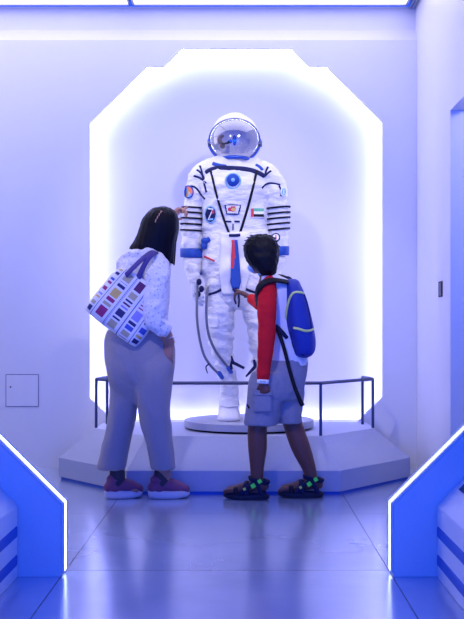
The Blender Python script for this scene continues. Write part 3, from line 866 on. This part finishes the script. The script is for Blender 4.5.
# pointing arm (left), held up beyond her head
sh = Wp(160,263,.09); el = Wp(163,246,.30); wr = Wp(168,220,.40)
G.append(tube([sh, Wp(162,255,.2), el], [.048,.045,.038], seg=16)); G.append(tube([el, (el+wr)/2, wr], [.038,.034,.024], seg=16))
G += hand_parts(wr, (.62,.25,.62), (.3,-.2,-.6), None, .98, .75, point=True, thumb_s=1)
# near arm (right), hand in the trouser pocket
sh2 = Wp(157,266,-.10); el2 = Wp(156,316,-.17); wr2 = Wp(170,342,-.115)
G.append(tube([sh2, Wp(156,290,-.15), el2], [.046,.042,.038], seg=16)); G.append(tube([el2, Wp(163,329,-.16), wr2], [.038,.036,.026], seg=16))
G += hand_parts(wr2, (-.28,.32,-1), (.35,.9,0), None, .95, .35, thumb_s=-1)
# legs
fa1 = Vector((Wp(118,470).x, 5.555, .09)); fa2 = Vector((Wp(163,470).x, 5.55, .09))
G.append(tube([Wp(128,372,.05),Wp(122,410,.05),Wp(118,440,.04),Wp(117,462,.03),fa1], [.082,.064,.05,.042,.036], seg=20))
G.append(tube([Wp(152,372,-.04),Wp(155,410,-.03),Wp(160,440,-.01),Wp(163,462,.01),fa2], [.082,.064,.05,.042,.036], seg=20))
wd = (.98,.17,0)
G += foot_parts(fa1, wd, .125, .024, .8); G += foot_parts(fa2, wd, .125, .024, .8)
g = paint(blob(G, .0055, 4), wm)
obj('body', g, [M['skin'],M['lip'],M['eyew'],M['hair']], wt)
# hair: straight bob
hr = loft([(206.6,160,167,.012,0),(208,154,171,.05,0),(211,149.5,175,.075,0),(216,145,177.5,.095,0),(222,141.5,178.7,.102,0),(229,139,178.7,.104,0),(236,136.5,177.5,.104,0),
           (242,134,175.5,.102,0),(247,131,174.5,.10,0),(251,129.5,174,.095,0)], WD+.005, k=6, seg=120, ex=2.1)
# slant the cut: lower ends droop to the right, fringe ends
for i, p in enumerate(hr.v):
    u_ = (p.x-Wp(130,250).x)/(Wp(175,250).x-Wp(130,250).x); t_ = max(0, min(1, (Wp(0,236).z-p.z)/.08))
    p.z -= t_*(max(0,u_)**1.5*.072-.012*(1-u_)) + t_*.006*noise.noise(Vector((p.x*90,p.y*90,0)))
    p.x += t_*.004*noise.noise(Vector((p.x*60,p.y*60,3)))
nn = normals(hr)
for i, p in enumerate(hr.v):
    h_ = noise.noise(Vector((p.x*42,p.y*42,p.z*3.0)))+.6*noise.noise(Vector((p.x*95,p.y*95,p.z*5)))
    hr.v[i] = p+nn[i]*(h_*.0035)
# parting line shows scalp
pa, pb = Wp(156.5,223.5), Wp(163,212)
for i, f_ in enumerate(hr.f):
    c = sum((hr.v[j] for j in f_), Vector())/len(f_)
    if c.y > WD: continue
    d2 = Vector((pb.x-pa.x, pb.z-pa.z)); e2 = Vector((c.x-pa.x, c.z-pa.z)); t_ = e2.dot(d2)/d2.dot(d2)
    if 0 < t_ < 1 and (e2-d2*t_).length < .0028: hr.m[i] = 1
ho_ = obj('hair', hr, [M['hair'],M['skin']], wt)
lk = Geo()
for k in range(46):
    a = random.uniform(0,1); x = 131+43*a; y = 247+12*a**1.5; dy = random.uniform(-1,1)*.085*math.sqrt(max(0,1-(2*a-1)**2))
    lk.join(tube([Wp(142+(x-131)*.80,y-22,dy*1.0),Wp(137+(x-131)*.88,y-10,dy*1.0),Wp(x-.5+a,y+random.uniform(1,6),dy)], [.004,.0045,.0015], seg=5, k=3))
for k in range(14):
    x = 172.5+random.uniform(-3,2.6)
    lk.join(tube([Wp(x+1,236,.0+random.uniform(-.03,.03)),Wp(x,250,.0),Wp(x-.5,random.uniform(259,267),.0)], [.005,.005,.0015], seg=5, k=3))
obj('hair_ends', lk, M['hair'], ho_)
# blouse : torso + near sleeve + far sleeve fused
bl = blob([
  loft([(248.5,141,158,.060,.0),(251,136,161,.075,.0),(254,129,164,.09,.0),(258,124,167,.105,0),(264,120,169.5,.118,0),(272,119,171,.125,0),(285,119,170,.125,0),(300,117,169,.122,0),(315,114,168.5,.12,0),(328,110,168,.12,0),(338,107,168.5,.125,0),(341,108,168,.12,0)], WD, k=5, seg=48, ex=2.2),
  tube([Wp(157,264,-.08),Wp(157,276,-.13),Wp(156,290,-.155),Wp(154.5,305,-.17),Wp(155,318,-.175),Wp(160,326,-.17),Wp(163,328,-.165)], [.058,.064,.064,.066,.064,.050,.046], seg=28, k=4),
  tube([Wp(158,262,.07),Wp(161,254,.2),Wp(162,248,.28)], [.058,.060,.050], seg=20),
  tube([Wp(137,254,-.08),Wp(128,257,-.04),Wp(123,264,.02),Wp(122,272,.05)], [.026,.034,.036,.03], seg=16),
  tube([Wp(140,252,-.06),Wp(150,252,-.085),Wp(160,256,-.07)], [.02,.022,.02], seg=12)], .0065, 4)
wrinkle(bl, .0065, 11, 11, 15, 4); wrinkle(bl, .004, 30, 30, 34, 9)
obj('blouse', bl, M['lace'], wt)
# trousers
tr = blob([
  loft([(329,107,168,.118,0),(338,105,173,.13,0),(348,104.5,175.5,.14,0),(360,105,175,.145,0),(375,107.5,173.5,.14,0),(386,110.5,171.5,.11,0),(396,118,163,.07,0),(404,128,150,.04,0)], WD, k=5, seg=48, ex=2.2),
  loft([(345,112,138,.07,.05),(362,106.5,139,.10,.055),(378,108.5,141,.112,.06),(392,110.5,140.5,.105,.06),(409,109,137.5,.095,.055),(425,106,134,.09,.05),(440,103.5,131,.085,.045),(455,99.5,128,.083,.035),(466,97,126,.085,.03),(469.5,96.5,125.5,.084,.03)], WD, k=5, seg=40, ex=2.1),
  loft([(345,138,170,.07,-.03),(362,133,174.5,.10,-.045),(378,134,173,.112,-.05),(392,134.5,171.8,.105,-.045),(409,137.5,170.8,.095,-.04),(425,141,171,.09,-.03),(440,145,173,.085,-.02),(455,148.5,175,.083,-.01),(466,150.5,176.3,.085,.0),(469.5,151,176.5,.084,.0)], WD, k=5, seg=40, ex=2.1)], .007, 16)
nn = normals(tr)
for i, p in enumerate(tr.v):
    lo_ = max(0, min(1, (.75-p.z)/.5)); q = Vector((p.x*9+p.z*3.2, p.y*5, p.z*4.5+p.x*3+21))
    tr.v[i] = p+nn[i]*(.007*(.4-abs(noise.noise(q))*1.9)*(.5+lo_)*max(.1, min(1, (p.z-.17)/.25)))
wrinkle(tr, .004, 7, 7, 6, 21); wrinkle(tr, .0018, 20, 20, 14, 3)
tro = obj('trousers', tr, M['trou'], wt)
tt = bvh(tr)
obj('pocket_edge', drape(tt, [(165,334),(168.5,342),(174,352)], WD, .003), M['trou'], tro)
obj('side_seam', drape(tt, [(118,334),(126,345),(134,360),(136,372)], WD, .0022), M['trou'], tro)
obj('hem', drape(tt, [(98.5,466.5),(110,467.5),(124,467.8)], WD, .0028), M['trou'], tro)
obj('hem', drape(tt, [(152.5,466.5),(163,467.5),(175,467.2)], WD, .0028), M['trou'], tro)
obj('bracelet', tube([Wp(170,338,-.13)+Vector((.031*math.cos(t),.031*math.sin(t),.012*math.cos(t))) for t in [2*math.pi*i/20 for i in range(21)]], [.0022]*21, seg=6, k=1, caps=False), M['tyvek'], wt)
# shoes
def shoe(a, dr, SK=1.0):
    d_ = Vector(dr).normalized(); s_ = d_.cross(Vector((0,0,1))); z = lambda t, hh, o_=0: Vector((a.x,a.y,0))+d_*(t*SK)+s_*o_+Vector((0,0,hh))
    up = blob([tube([z(-.055,.06),z(-.03,.068),z(.03,.066),z(.085,.052),z(.125,.043)], [.034,.040,.042,.040,.030], seg=20, flat=.95, up=(0,0,1)),
               tube([z(-.022,.06),z(-.026,.098)], [.042,.040], seg=18), tube([z(-.065,.06),z(-.068,.105)], [.012,.008], seg=8)], .005, 3)
    so = obj('shoe', up, M['shoe'], wt)
    n_ = 28; pl = []
    for i in range(n_):
        t = 2*math.pi*i/n_; x = .120*math.cos(t); wdt = (.044+.006*math.cos(t))*math.sin(t)
        pl.append((x+.033, wdt))
    ls = []
    for hh, k, fl in ((.002,.93,0),(.010,1.0,0),(.026,1.04,.004),(.036,1.0,.008),(.041,.93,.010)):
        ls.append([z(.033+(px-.033)*k, hh+(max(0,px-.08)*.10 if hh < .02 else 0)+(.010*max(0,(-.02-px)/.06) if hh > .02 else 0)+fl*0, py*k) for px, py in pl])
    obj('sole', layers(ls), M['sole'], so, bevel=.0)
    w0 = layers([[z(.033+(px-.033)*.9, hh+max(0,px-.08)*.10, py*.9) for px, py in pl] for hh in (.0005,.004)])
    obj('outsole', w0, M['soled'], so)
    obj('ankle_collar', tube([z(-.026+.040*math.cos(t),.099-.008*math.cos(t),.036*math.sin(t)) for t in [2*math.pi*i/20 for i in range(21)]], [.007]*21, seg=8, k=1, caps=False), M['shoe'], so)
    for kk in range(4):
        x = .012+.02*kk
        obj('lace', tube([z(x,.098-.0085*kk*1.0,-.024),z(x+.003,.108-.009*kk,0),z(x,.098-.0085*kk,.024)], [.0028]*3, seg=6), M['bagstrap'], so)
    obj('sock', tube([z(-.010,.080), z(-.008,.135)], [.043,.041], seg=20, k=1), M['sock'], wt)
shoe(fa1, (.96,.28,0), .84); shoe(fa2, wd, .90)

# ---------------------------------------------------------------- tote bag (hangs from her shoulder)
bd = WD-.15
B0 = P(110.5,328,bd)                               # mid of bottom edge
ang = math.radians(37)
u_ = Vector((math.cos(ang),0,-math.sin(ang))); v_ = Vector((math.sin(ang),0,math.cos(ang)))
yaw = Vector((0,-1,0))
BW, BH, BT = .35, .30, .075
tb = thing('tote_bag', 'white tote bag printed with rows of coloured rectangles, hanging on the woman\'s shoulder', 'bag', B0)
cols = { # column: list of (v0,v1,material) from the bottom 0..1
 0:[(.06,.13,4),(.17,.23,2),(.30,.33,1),(.37,.40,6),(.47,.53,3),(.60,.64,3),(.68,.72,7),(.80,.86,4),(.9,.94,1)],
 1:[(.10,.24,3),(.28,.33,2),(.37,.43,3),(.46,.61,1),(.66,.71,4),(.74,.76,6),(.79,.94,2)],
 2:[(.05,.16,2),(.19,.22,4),(.26,.38,4),(.41,.44,6),(.48,.51,5),(.54,.58,4),(.61,.72,2),(.77,.94,5)],
 3:[(.03,.05,3),(.08,.13,2),(.17,.24,7),(.27,.32,4),(.36,.52,6),(.57,.59,3),(.62,.64,3),(.69,.80,4),(.85,.93,2)],
 4:[(.05,.12,4),(.16,.2,1),(.24,.34,7),(.4,.44,4),(.5,.55,3),(.62,.7,2),(.78,.82,4)]}
cb = [-.5,-.365,-.125,.115,.345,.5]
bagm = [M['canvas'],M['c_gold'],M['c_tan'],M['c_mag'],M['c_navy'],M['c_pur'],M['c_lil'],M['c_blu']]
def bagmat(u, v):
    for k in range(5):
        if cb[k] <= u < cb[k+1]:
            wdt = cb[k+1]-cb[k]; lu = (u-cb[k])/wdt
            if k and lu < .035: return 4
            if k and .07 < lu < .09: return 6
            if .24 < lu < .80:
                for a, b, m in cols[k]:
                    if a < v < b: return m
    return 0
nu, nv = 110, 90
g = Geo()
for sgn in (1, -1):
    idx = {}
    for j in range(nv+1):
        for i in range(nu+1):
            u = -.5+i/nu; v = j/nv
            au = abs(u)*2; av = abs(v-.5)*2
            rim = max(0, 1-au**4)**.5*max(0, 1-(av**5 if v < .5 else (av*.92)**8))**.5
            th = BT*rim*(1.0-.45*v)
            sag = .012*math.sin(v*3.1)*au**2
            cn = 1-.075*au**4*av**4
            p = B0+u_*(u*BW*(1-.10*v)*cn)+v_*((v*BH)*cn+(0 if v > .1 else -.010*(1-au**4)))+yaw*(sgn*th)+Vector((0,.004*noise.noise(Vector((u*7,v*6,sgn))),0))
            idx[i,j] = len(g.v); g.v.append(p)
    for j in range(nv):
        for i in range(nu):
            f_ = (idx[i,j],idx[i+1,j],idx[i+1,j+1],idx[i,j+1]); g.f.append(f_ if sgn > 0 else f_[::-1])
            g.m.append(bagmat(-.5+(i+.5)/nu, (j+.5)/nv))
obj('pouch', g, bagm, tb)
for yy, pts in ((-.05,((126,275,-.20),(131,270,-.215),(139,262,-.20),(147,255,-.17),(153,251.5,-.12),(157,252,-.02),(158,262,.02))), (.02,((136,284,-.17),(139,276,-.185),(146,262,-.19),(152,254,-.17),(156,252,-.11),(160,256,-.0),(160,264,.02)))):
    obj('strap', tube([Wp(a,b,c+.0) for a,b,c in pts], [.014]*len(pts), seg=10, flat=.28, up=(0,-1,.4), k=5), M['bagstrap'], tb)

# ---------------------------------------------------------------- boy
BD = 5.55
Bp = lambda x, y, dy=0: P(x, y, BD+dy)
bt = thing('person', 'boy in red-sleeved shirt and grey cargo shorts reaching toward the suit', 'person', (P(275,498,BD).x, BD, 0))
bh = Bp(261,254.5,.0); bf = (-.62,.78,-.02)
G, bm = head_parts(bh, bf, .93)
G.append(tube([Bp(270,288,.0),Bp(268,276,.0),Bp(265,264,.0)], [.062,.046,.046], seg=20))
G.append(loft([(276,262,276,.05,0),(282,262,292,.075,0),(295,264,299,.08,0),(320,268,300,.08,0),(350,268,300,.08,0),(372,266,298,.08,0),(388,268,292,.06,0)], BD, seg=32))
# far arm reaching forward
s1 = Bp(264,286,.08); e1 = Bp(263,304,.2); w1 = Bp(251,297.5,.30)
G.append(tube([s1, Bp(264,296,.15), e1], [.036,.034,.030], seg=14)); G.append(tube([e1, (e1+w1)/2, w1], [.030,.027,.021], seg=14))
G += hand_parts(w1, (-.80,.42,.42), (-.3,.1,-.9), None, .80, .55, point=True, thumb_s=-1)
# near arm hanging
s2 = Bp(267,288,-.09); e2 = Bp(267,332,-.15); w2 = Bp(263,380,-.16)
G.append(tube([s2, Bp(267,310,-.14), e2], [.038,.036,.031], seg=14)); G.append(tube([e2, Bp(265.5,355,-.16), w2], [.031,.029,.021], seg=14))
G += hand_parts(w2, (.18,.02,-1), (.25,.95,.1), None, .72, .85, thumb_s=-1)
f1 = Vector((Bp(257,480).x, 5.52, .085)); f2 = Vector((Bp(312,480).x, 5.585, .085))
G.append(tube([Bp(269,382,-.03),Bp(262,410,-.03),Bp(257.5,428,-.03),Bp(257.5,448,-.03),Bp(257,468,-.03),f1], [.055,.055,.052,.050,.037,.032], seg=20))
G.append(tube([Bp(287,382,.03),Bp(290,410,.04),Bp(294,428,.04),Bp(301,448,.035),Bp(309,468,.035),f2], [.055,.055,.052,.051,.037,.032], seg=20))
bdir1 = (-.985,.13,0); bdir2 = (-.99,.03,0)
G += foot_parts(f1, bdir1, .18, .028); G += foot_parts(f2, bdir2, .18, .028)
g = paint(blob(G, .0052, 4), bm)
obj('body', g, [M['skin_b'],M['lip'],M['eyew'],M['hair']], bt)
hb = loft([(234.3,258,266,.02,.0),(235.5,252,271,.05,0),(238,248.5,274.5,.072,0),(242,245.5,277,.086,0),(248,243.7,278.8,.093,0),(254,243.8,279.3,.092,-.004),(259,245.3,278.8,.088,-.010),
           (264,248.5,278,.078,-.018),(268,252.5,277,.068,-.026),(272,257.5,276,.055,-.032),(276,262,274.5,.038,-.030)], BD, k=6, seg=96, ex=2.15)
nn = normals(hb)
for i, p in enumerate(hb.v):
    h_ = noise.noise(Vector((p.x*40,p.y*40,p.z*22)))+.7*noise.noise(Vector((p.x*110,p.y*110,p.z*40)))
    hb.v[i] = p+nn[i]*(h_*.004)
hbo = obj('hair', hb, M['hair'], bt)
tf = Geo()
for k in range(120):
    t = random.uniform(0,2*math.pi); y = random.choice([236,238,241,246]); 
    rr_ = {236:(9.5,.05),238:(12.5,.07),241:(15,.083),246:(17,.09)}[y]
    c_ = Bp(261.3+rr_[0]*math.cos(t), y, rr_[1]*math.sin(t)); dr_ = Vector((-.3-.7*math.sin(t), .8*math.cos(t)*.4, .1)).normalized()
    out_ = (c_-Bp(261.3,256)).normalized()
    tf.join(tube([c_-dr_*.012, c_+out_*.003, c_+dr_*.018-out_*.001], [.003,.0035,.001], seg=5, k=2))
obj('hair_tuft', tf, M['hair'], hbo)
# face mask strap zone: pale blue mask over mouth
fb, sb, ub = basis(bf)
mk = ell(bh+fb*.045-ub*.066, .046,.042,.030, (sb,fb,ub))
obj('face_mask', mk, mat('mask_blue',(.35,.55,.85),.7), bt)
# shirt body (white) and red sleeves
sh_ = blob([loft([(272.5,261.5,275,.050,0),(276,260,281,.062,0),(280,260,289,.075,0),(285,260,296,.088,0),(292,260.5,301,.10,0),(305,262,304,.105,0),(325,264,305,.105,0),(345,266,306.5,.11,0),(362,267,308,.115,0),(366.5,267,308,.113,0)], BD, k=5, seg=44, ex=2.2)], .007, 3)
wrinkle(sh_, .0045, 8, 8, 10, 31)
obj('shirt', sh_, M['shirt'], bt)
sl = blob([tube([Bp(270,281,-.05),Bp(267.5,288,-.09),Bp(267,300,-.125),Bp(266.8,315,-.145),Bp(266.8,332,-.155),Bp(265.5,350,-.16),Bp(264,366,-.16),Bp(263,378,-.16)], [.034,.047,.049,.049,.047,.042,.036,.032], seg=28, k=5)], .006, 3)
wrinkle(sl, .004, 9, 9, 22, 8)
obj('sleeve', sl, M['sleeve_r'], bt)
sl2 = blob([tube([Bp(266,283,.05),Bp(265,291,.12),Bp(264,301,.18),Bp(262,304.5,.205),Bp(257,302,.245),Bp(252,299,.285)], [.042,.045,.042,.040,.035,.030], seg=24, k=4)], .006, 3)
wrinkle(sl2, .003, 12, 12, 18, 18)
obj('sleeve', sl2, M['sleeve_r'], bt)
obj('collar', tube([Bp(268.5,277,0)+Vector((.050*math.cos(t),.048*math.sin(t),-.016*math.cos(t)-.006*math.sin(t))) for t in [2*math.pi*i/24 for i in range(25)]], [.0075]*25, seg=8, k=1, caps=False), M['ltblue'], bt)
wb = obj('wristband', tube([Bp(263.2,379.2,-.16), Bp(262.9,383.4,-.16)], [.031,.031], seg=28, k=1, caps=False), M['tyvek'], bt)
for k in range(5):
    obj('printed_mark', ell(Bp(260.5+1.3*k,381.2+(k%2)*.5,-.194+.002*abs(k-2)), .0016,.001,.003), M['snavy'], wb)
# shorts
so_ = blob([loft([(359,265,307,.115,0),(368,258,307.5,.125,0),(378,251,306,.13,0),(390,249,304,.13,0),(400,252,302,.11,0)], BD, k=5, seg=44, ex=2.2),
  loft([(372,251.5,290,.11,-.03),(385,248,288,.11,-.035),(400,246,284,.105,-.035),(412,244.8,280.5,.10,-.035),(421,244,278,.098,-.035),(425,244.3,277.8,.096,-.035,-.0)], BD, k=5, seg=40, ex=2.2),
  loft([(372,272,307,.11,.03),(385,272,305.5,.11,.04),(400,274,303.5,.105,.04),(412,275.5,302,.10,.04),(420,277.5,301.3,.098,.04),(423,278,301,.096,.04)], BD, k=5, seg=40, ex=2.2)], .007, 10)
wrinkle(so_, .006, 9, 9, 9, 41); wrinkle(so_, .002, 25, 25, 25, 4)
sho = obj('shorts', so_, M['short'], bt)
stt = bvh(so_)
def sqf(u, v): return 0
obj('cargo_pocket', patch(stt, 263, 402, 16, 19, BD, sqf, 12, 12, off=.010), M['short'], sho, solid=.010)
obj('pocket_flap', patch(stt, 263, 392.5, 17.5, 5, BD, sqf, 12, 6, off=.018), M['short'], sho, solid=.006)
obj('zip_pull', drape(stt, [(247.5,405),(249.5,408)], BD, .006), M['black'], sho)
obj('waistband', drape(stt, [(268,365.5),(285,366.5),(300,366.3),(306,365.5)], BD, .004), M['short'], sho)
# sandals
def sandal(a, dr, flip):
    d_ = Vector(dr).normalized(); s_ = d_.cross(Vector((0,0,1))); z = lambda t, hh, o_=0: Vector((a.x,a.y,0))+d_*t+s_*o_+Vector((0,0,hh))
    n_ = 30; pl = []
    for i in range(n_):
        t = 2*math.pi*i/n_; pl.append((.058+.122*math.cos(t), (.044+.006*math.cos(t))*math.sin(t)))
    ls = [[z(.058+(x-.058)*k, hh+max(0,x-.12)*.12, y*k) for x, y in pl] for hh, k in ((.001,.94),(.007,1.0),(.020,1.0),(.027,.97))]
    so = obj('sandal', layers(ls), M['soled'], bt)
    obj('footbed', layers([[z(.058+(x-.058)*.92, hh+max(0,x-.12)*.12, y*.92) for x, y in pl] for hh in (.0265,.031)]), M['packd'], so)
    def arch(t0, t1, h0, top_, m, nm, r=.011, wd_=.046):
        obj(nm, tube([z(t0,h0,-wd_),z((t0*2+t1)/3,h0+(top_-h0)*.75,-wd_*.82),z((t0+t1)/2,top_,0),z((t0+2*t1)/3,h0+(top_-h0)*.75,wd_*.82),z(t1,h0,wd_)], [r]*5, seg=8, flat=.35, k=4, up=(-s_ if False else -s_)), m, so)
    arch(.105,.120,.03,.066,M['dark'],'toe_strap',.013)
    arch(.050,.065,.03,.092,M['packd'],'instep_strap',.014)
    pts = [z(-.010+.052*math.cos(t),.098+.012*math.cos(t),.043*math.sin(t)) for t in [2*math.pi*i/24 for i in range(25)]]
    obj('ankle_strap', tube(pts, [.013]*25, seg=8, k=1, flat=.35, caps=False, up=d_), M['packd'], so)
    for sd_ in (-1, 1):
        obj('side_strap', tube([z(-.035,.028,sd_*.040),z(-.015,.062,sd_*.043),z(.0,.095,sd_*.044)], [.011,.011,.011], seg=8, flat=.4, up=s_), M['packd'], so)
        obj('side_strap', tube([z(.085,.03,sd_*.044),z(.05,.062,sd_*.046),z(.015,.095,sd_*.042)], [.010,.010,.010], seg=8, flat=.4, up=s_), M['packd'], so)
        for (tx, hh, ss, m) in ((.014,.078,.016,'neon'),(-.020,.102,.014,'neon'),(.060,.060,.009,'neony')):
            q = z(tx, hh, sd_*.055)
            e_ = ss
            gg = Geo(); c_ = [q+(d_*math.cos(w_)+Vector((0,0,math.sin(w_))))*e_ for w_ in (0.2,1.77,3.34,4.91)]
            gg.add([p-s_*(.003*sd_) for p in c_]+[p+s_*(.003*sd_) for p in c_], [(0,1,2,3),(7,6,5,4),(0,4,5,1),(1,5,6,2),(2,6,7,3),(3,7,4,0)])
            obj('square_badge', gg, M[m], so, smooth=False)
sandal(f1, bdir1, 0); sandal(f2, bdir2, 0)

# ---------------------------------------------------------------- backpack
kd = BD-.01
kp = thing('backpack', 'blue backpack with lime piping worn on the boy\'s back', 'backpack', Bp(300,315,0))
kr = [(279.5,288,296,0.038,0),(281.5,285.5,299,0.077,0),(286,284.5,301,0.109,0),(293,284.3,304.5,0.134,0),(302,284,307.5,0.147,0),(312,283.8,310,0.154,0),(322,284.5,312.5,0.16,0),(332,286,314.5,0.16,0),(342,288.5,315.5,0.156,0),(350,291,314.8,0.147,0),(354.5,293,312,0.128,0),(357,296,308,0.077,0)]
kg = loft(kr, kd, k=6, seg=60, ex=2.6, wr=(.004, 8, 8, 8, 51))
ko = obj('pack', kg, M['pack'], kp)
kt = bvh(kg)
obj('piping', drape(kt, [(303,293.5),(298,292.3),(292.8,293.2),(289.5,300),(287.3,310),(286,321)], kd, .0068, flat=.7, off=.003), M['lime'], ko)
obj('piping', drape(kt, [(294.5,328),(299,329),(304,330.8),(309,331),(313.3,329)], kd, .0068, flat=.7, off=.003), M['lime'], ko)
obj('zip', drape(kt, [(303.5,294),(307,303),(309.5,315),(311,328)], kd, .003, flat=.7), M['packd'], ko)
obj('pocket_seam', drape(kt, [(291,332),(292,343),(296,352),(304,355)], kd, .003), M['packd'], ko)
obj('carry_loop', tube([Bp(285,281,.0),Bp(287,277,.0),Bp(291,278.5,0),Bp(294,284,0)], [.009]*4, seg=8, flat=.5), M['packd'], kp)
def sstrap(sgn):
    dy = lambda v: v*sgn
    if sgn < 0:
        pts = [Bp(291,282.5,-.05),Bp(282,281,-.105),Bp(272,280,-.125),Bp(264,282.5,-.135),Bp(258.5,288,-.13),Bp(256.5,295,-.10),Bp(258,303,-.05)]
    else:
        pts = [Bp(290,282,.05),Bp(281,277.5,.085),Bp(272,277.5,.10),Bp(264,281,.115),Bp(259,288,.11),Bp(257.5,296,.10),Bp(259,303,.07)]
    obj('shoulder_strap', tube(pts, [.025]*len(pts), seg=10, flat=.3, k=4, up=(0,-1,1)), M['black'], kp)
sstrap(-1); sstrap(1)
obj('webbing_tail', tube([Bp(275.5,326,-.115),Bp(280,336,-.125),Bp(285,352,-.135),Bp(289,368,-.145),Bp(294,385,-.15),Bp(299,398,-.15),Bp(302.5,405.5,-.15)], [.010,.010,.0095,.0095,.010,.011,.012], seg=8, flat=.4, k=4, up=(0,-1,0)), M['black'], kp)
obj('webbing_tail', tube([Bp(275.5,326,-.115),Bp(281,331,-.12),Bp(287,338,-.11)], [.012,.011,.010], seg=8, flat=.4, k=4, up=(0,-1,0)), M['packd'], kp)

# ================================================================== LIGHT AND CAMERA
w = bpy.data.worlds.new('World'); sc.world = w; w.use_nodes = True
bg = w.node_tree.nodes['Background']; bg.inputs[0].default_value = (.03,.12,1,1); bg.inputs[1].default_value = 1.2
def area(name, loc, rot, sx, sy, power, color, spread=180):
    l = bpy.data.lights.new(name, 'AREA'); l.shape = 'RECTANGLE'; l.size = sx; l.size_y = sy; l.energy = power; l.color = color
    l.spread = math.radians(spread)
    o = bpy.data.objects.new(name, l); col.objects.link(o); o.location = loc; o.rotation_euler = rot; return o
def spot(name, loc, target, power, color, size=40, radius=.06):
    l = bpy.data.lights.new(name, 'SPOT'); l.energy = power; l.color = color; l.spot_size = math.radians(size); l.spot_blend = .6; l.shadow_soft_size = radius
    o = bpy.data.objects.new(name, l); col.objects.link(o); o.location = loc
    o.rotation_euler = (Vector(target)-Vector(loc)).to_track_quat('-Z','Y').to_euler(); return o
area('hall_blue_wash', (-.2,-1.0,.9), (math.radians(90),0,0), 4.5, 1.3, 225, (.015,.10,1))
area('side_gallery_light', (-3.2,5.9,2.0), (0,math.radians(-80),math.radians(4)), 1.6, 1.2, 12, (1,.93,1))
spot('suit_spot', (.85,3.3,2.9), (-.02,6.3,1.62), 150, (1,.92,.93), 33)
spot('visitor_spot', (-.9,3.0,2.95), (-.15,5.5,1.4), 125, (1,.92,.93), 36)
area('doorway_fill', (1.75,4.7,2.3), (math.radians(55),0,math.radians(20)), .5, .3, 7, (1,.95,1))  # unseen fill light added to whiten the doorway reveal
sc.view_settings.view_transform = 'Standard'; sc.view_settings.look = 'None'
sc.view_settings.exposure = 0; sc.view_settings.gamma = 1; sc.view_settings.use_curve_mapping = False
cam = bpy.data.cameras.new('Camera'); co = bpy.data.objects.new('Camera', cam); col.objects.link(co)
co.location = (0,0,HC); co.rotation_euler = (math.radians(90),0,0)
cam.sensor_fit = 'AUTO'; cam.sensor_width = 36; cam.lens = F/619*36
cam.shift_x = -10/619; cam.shift_y = 18.5/619; cam.clip_start = .05
sc.camera = co
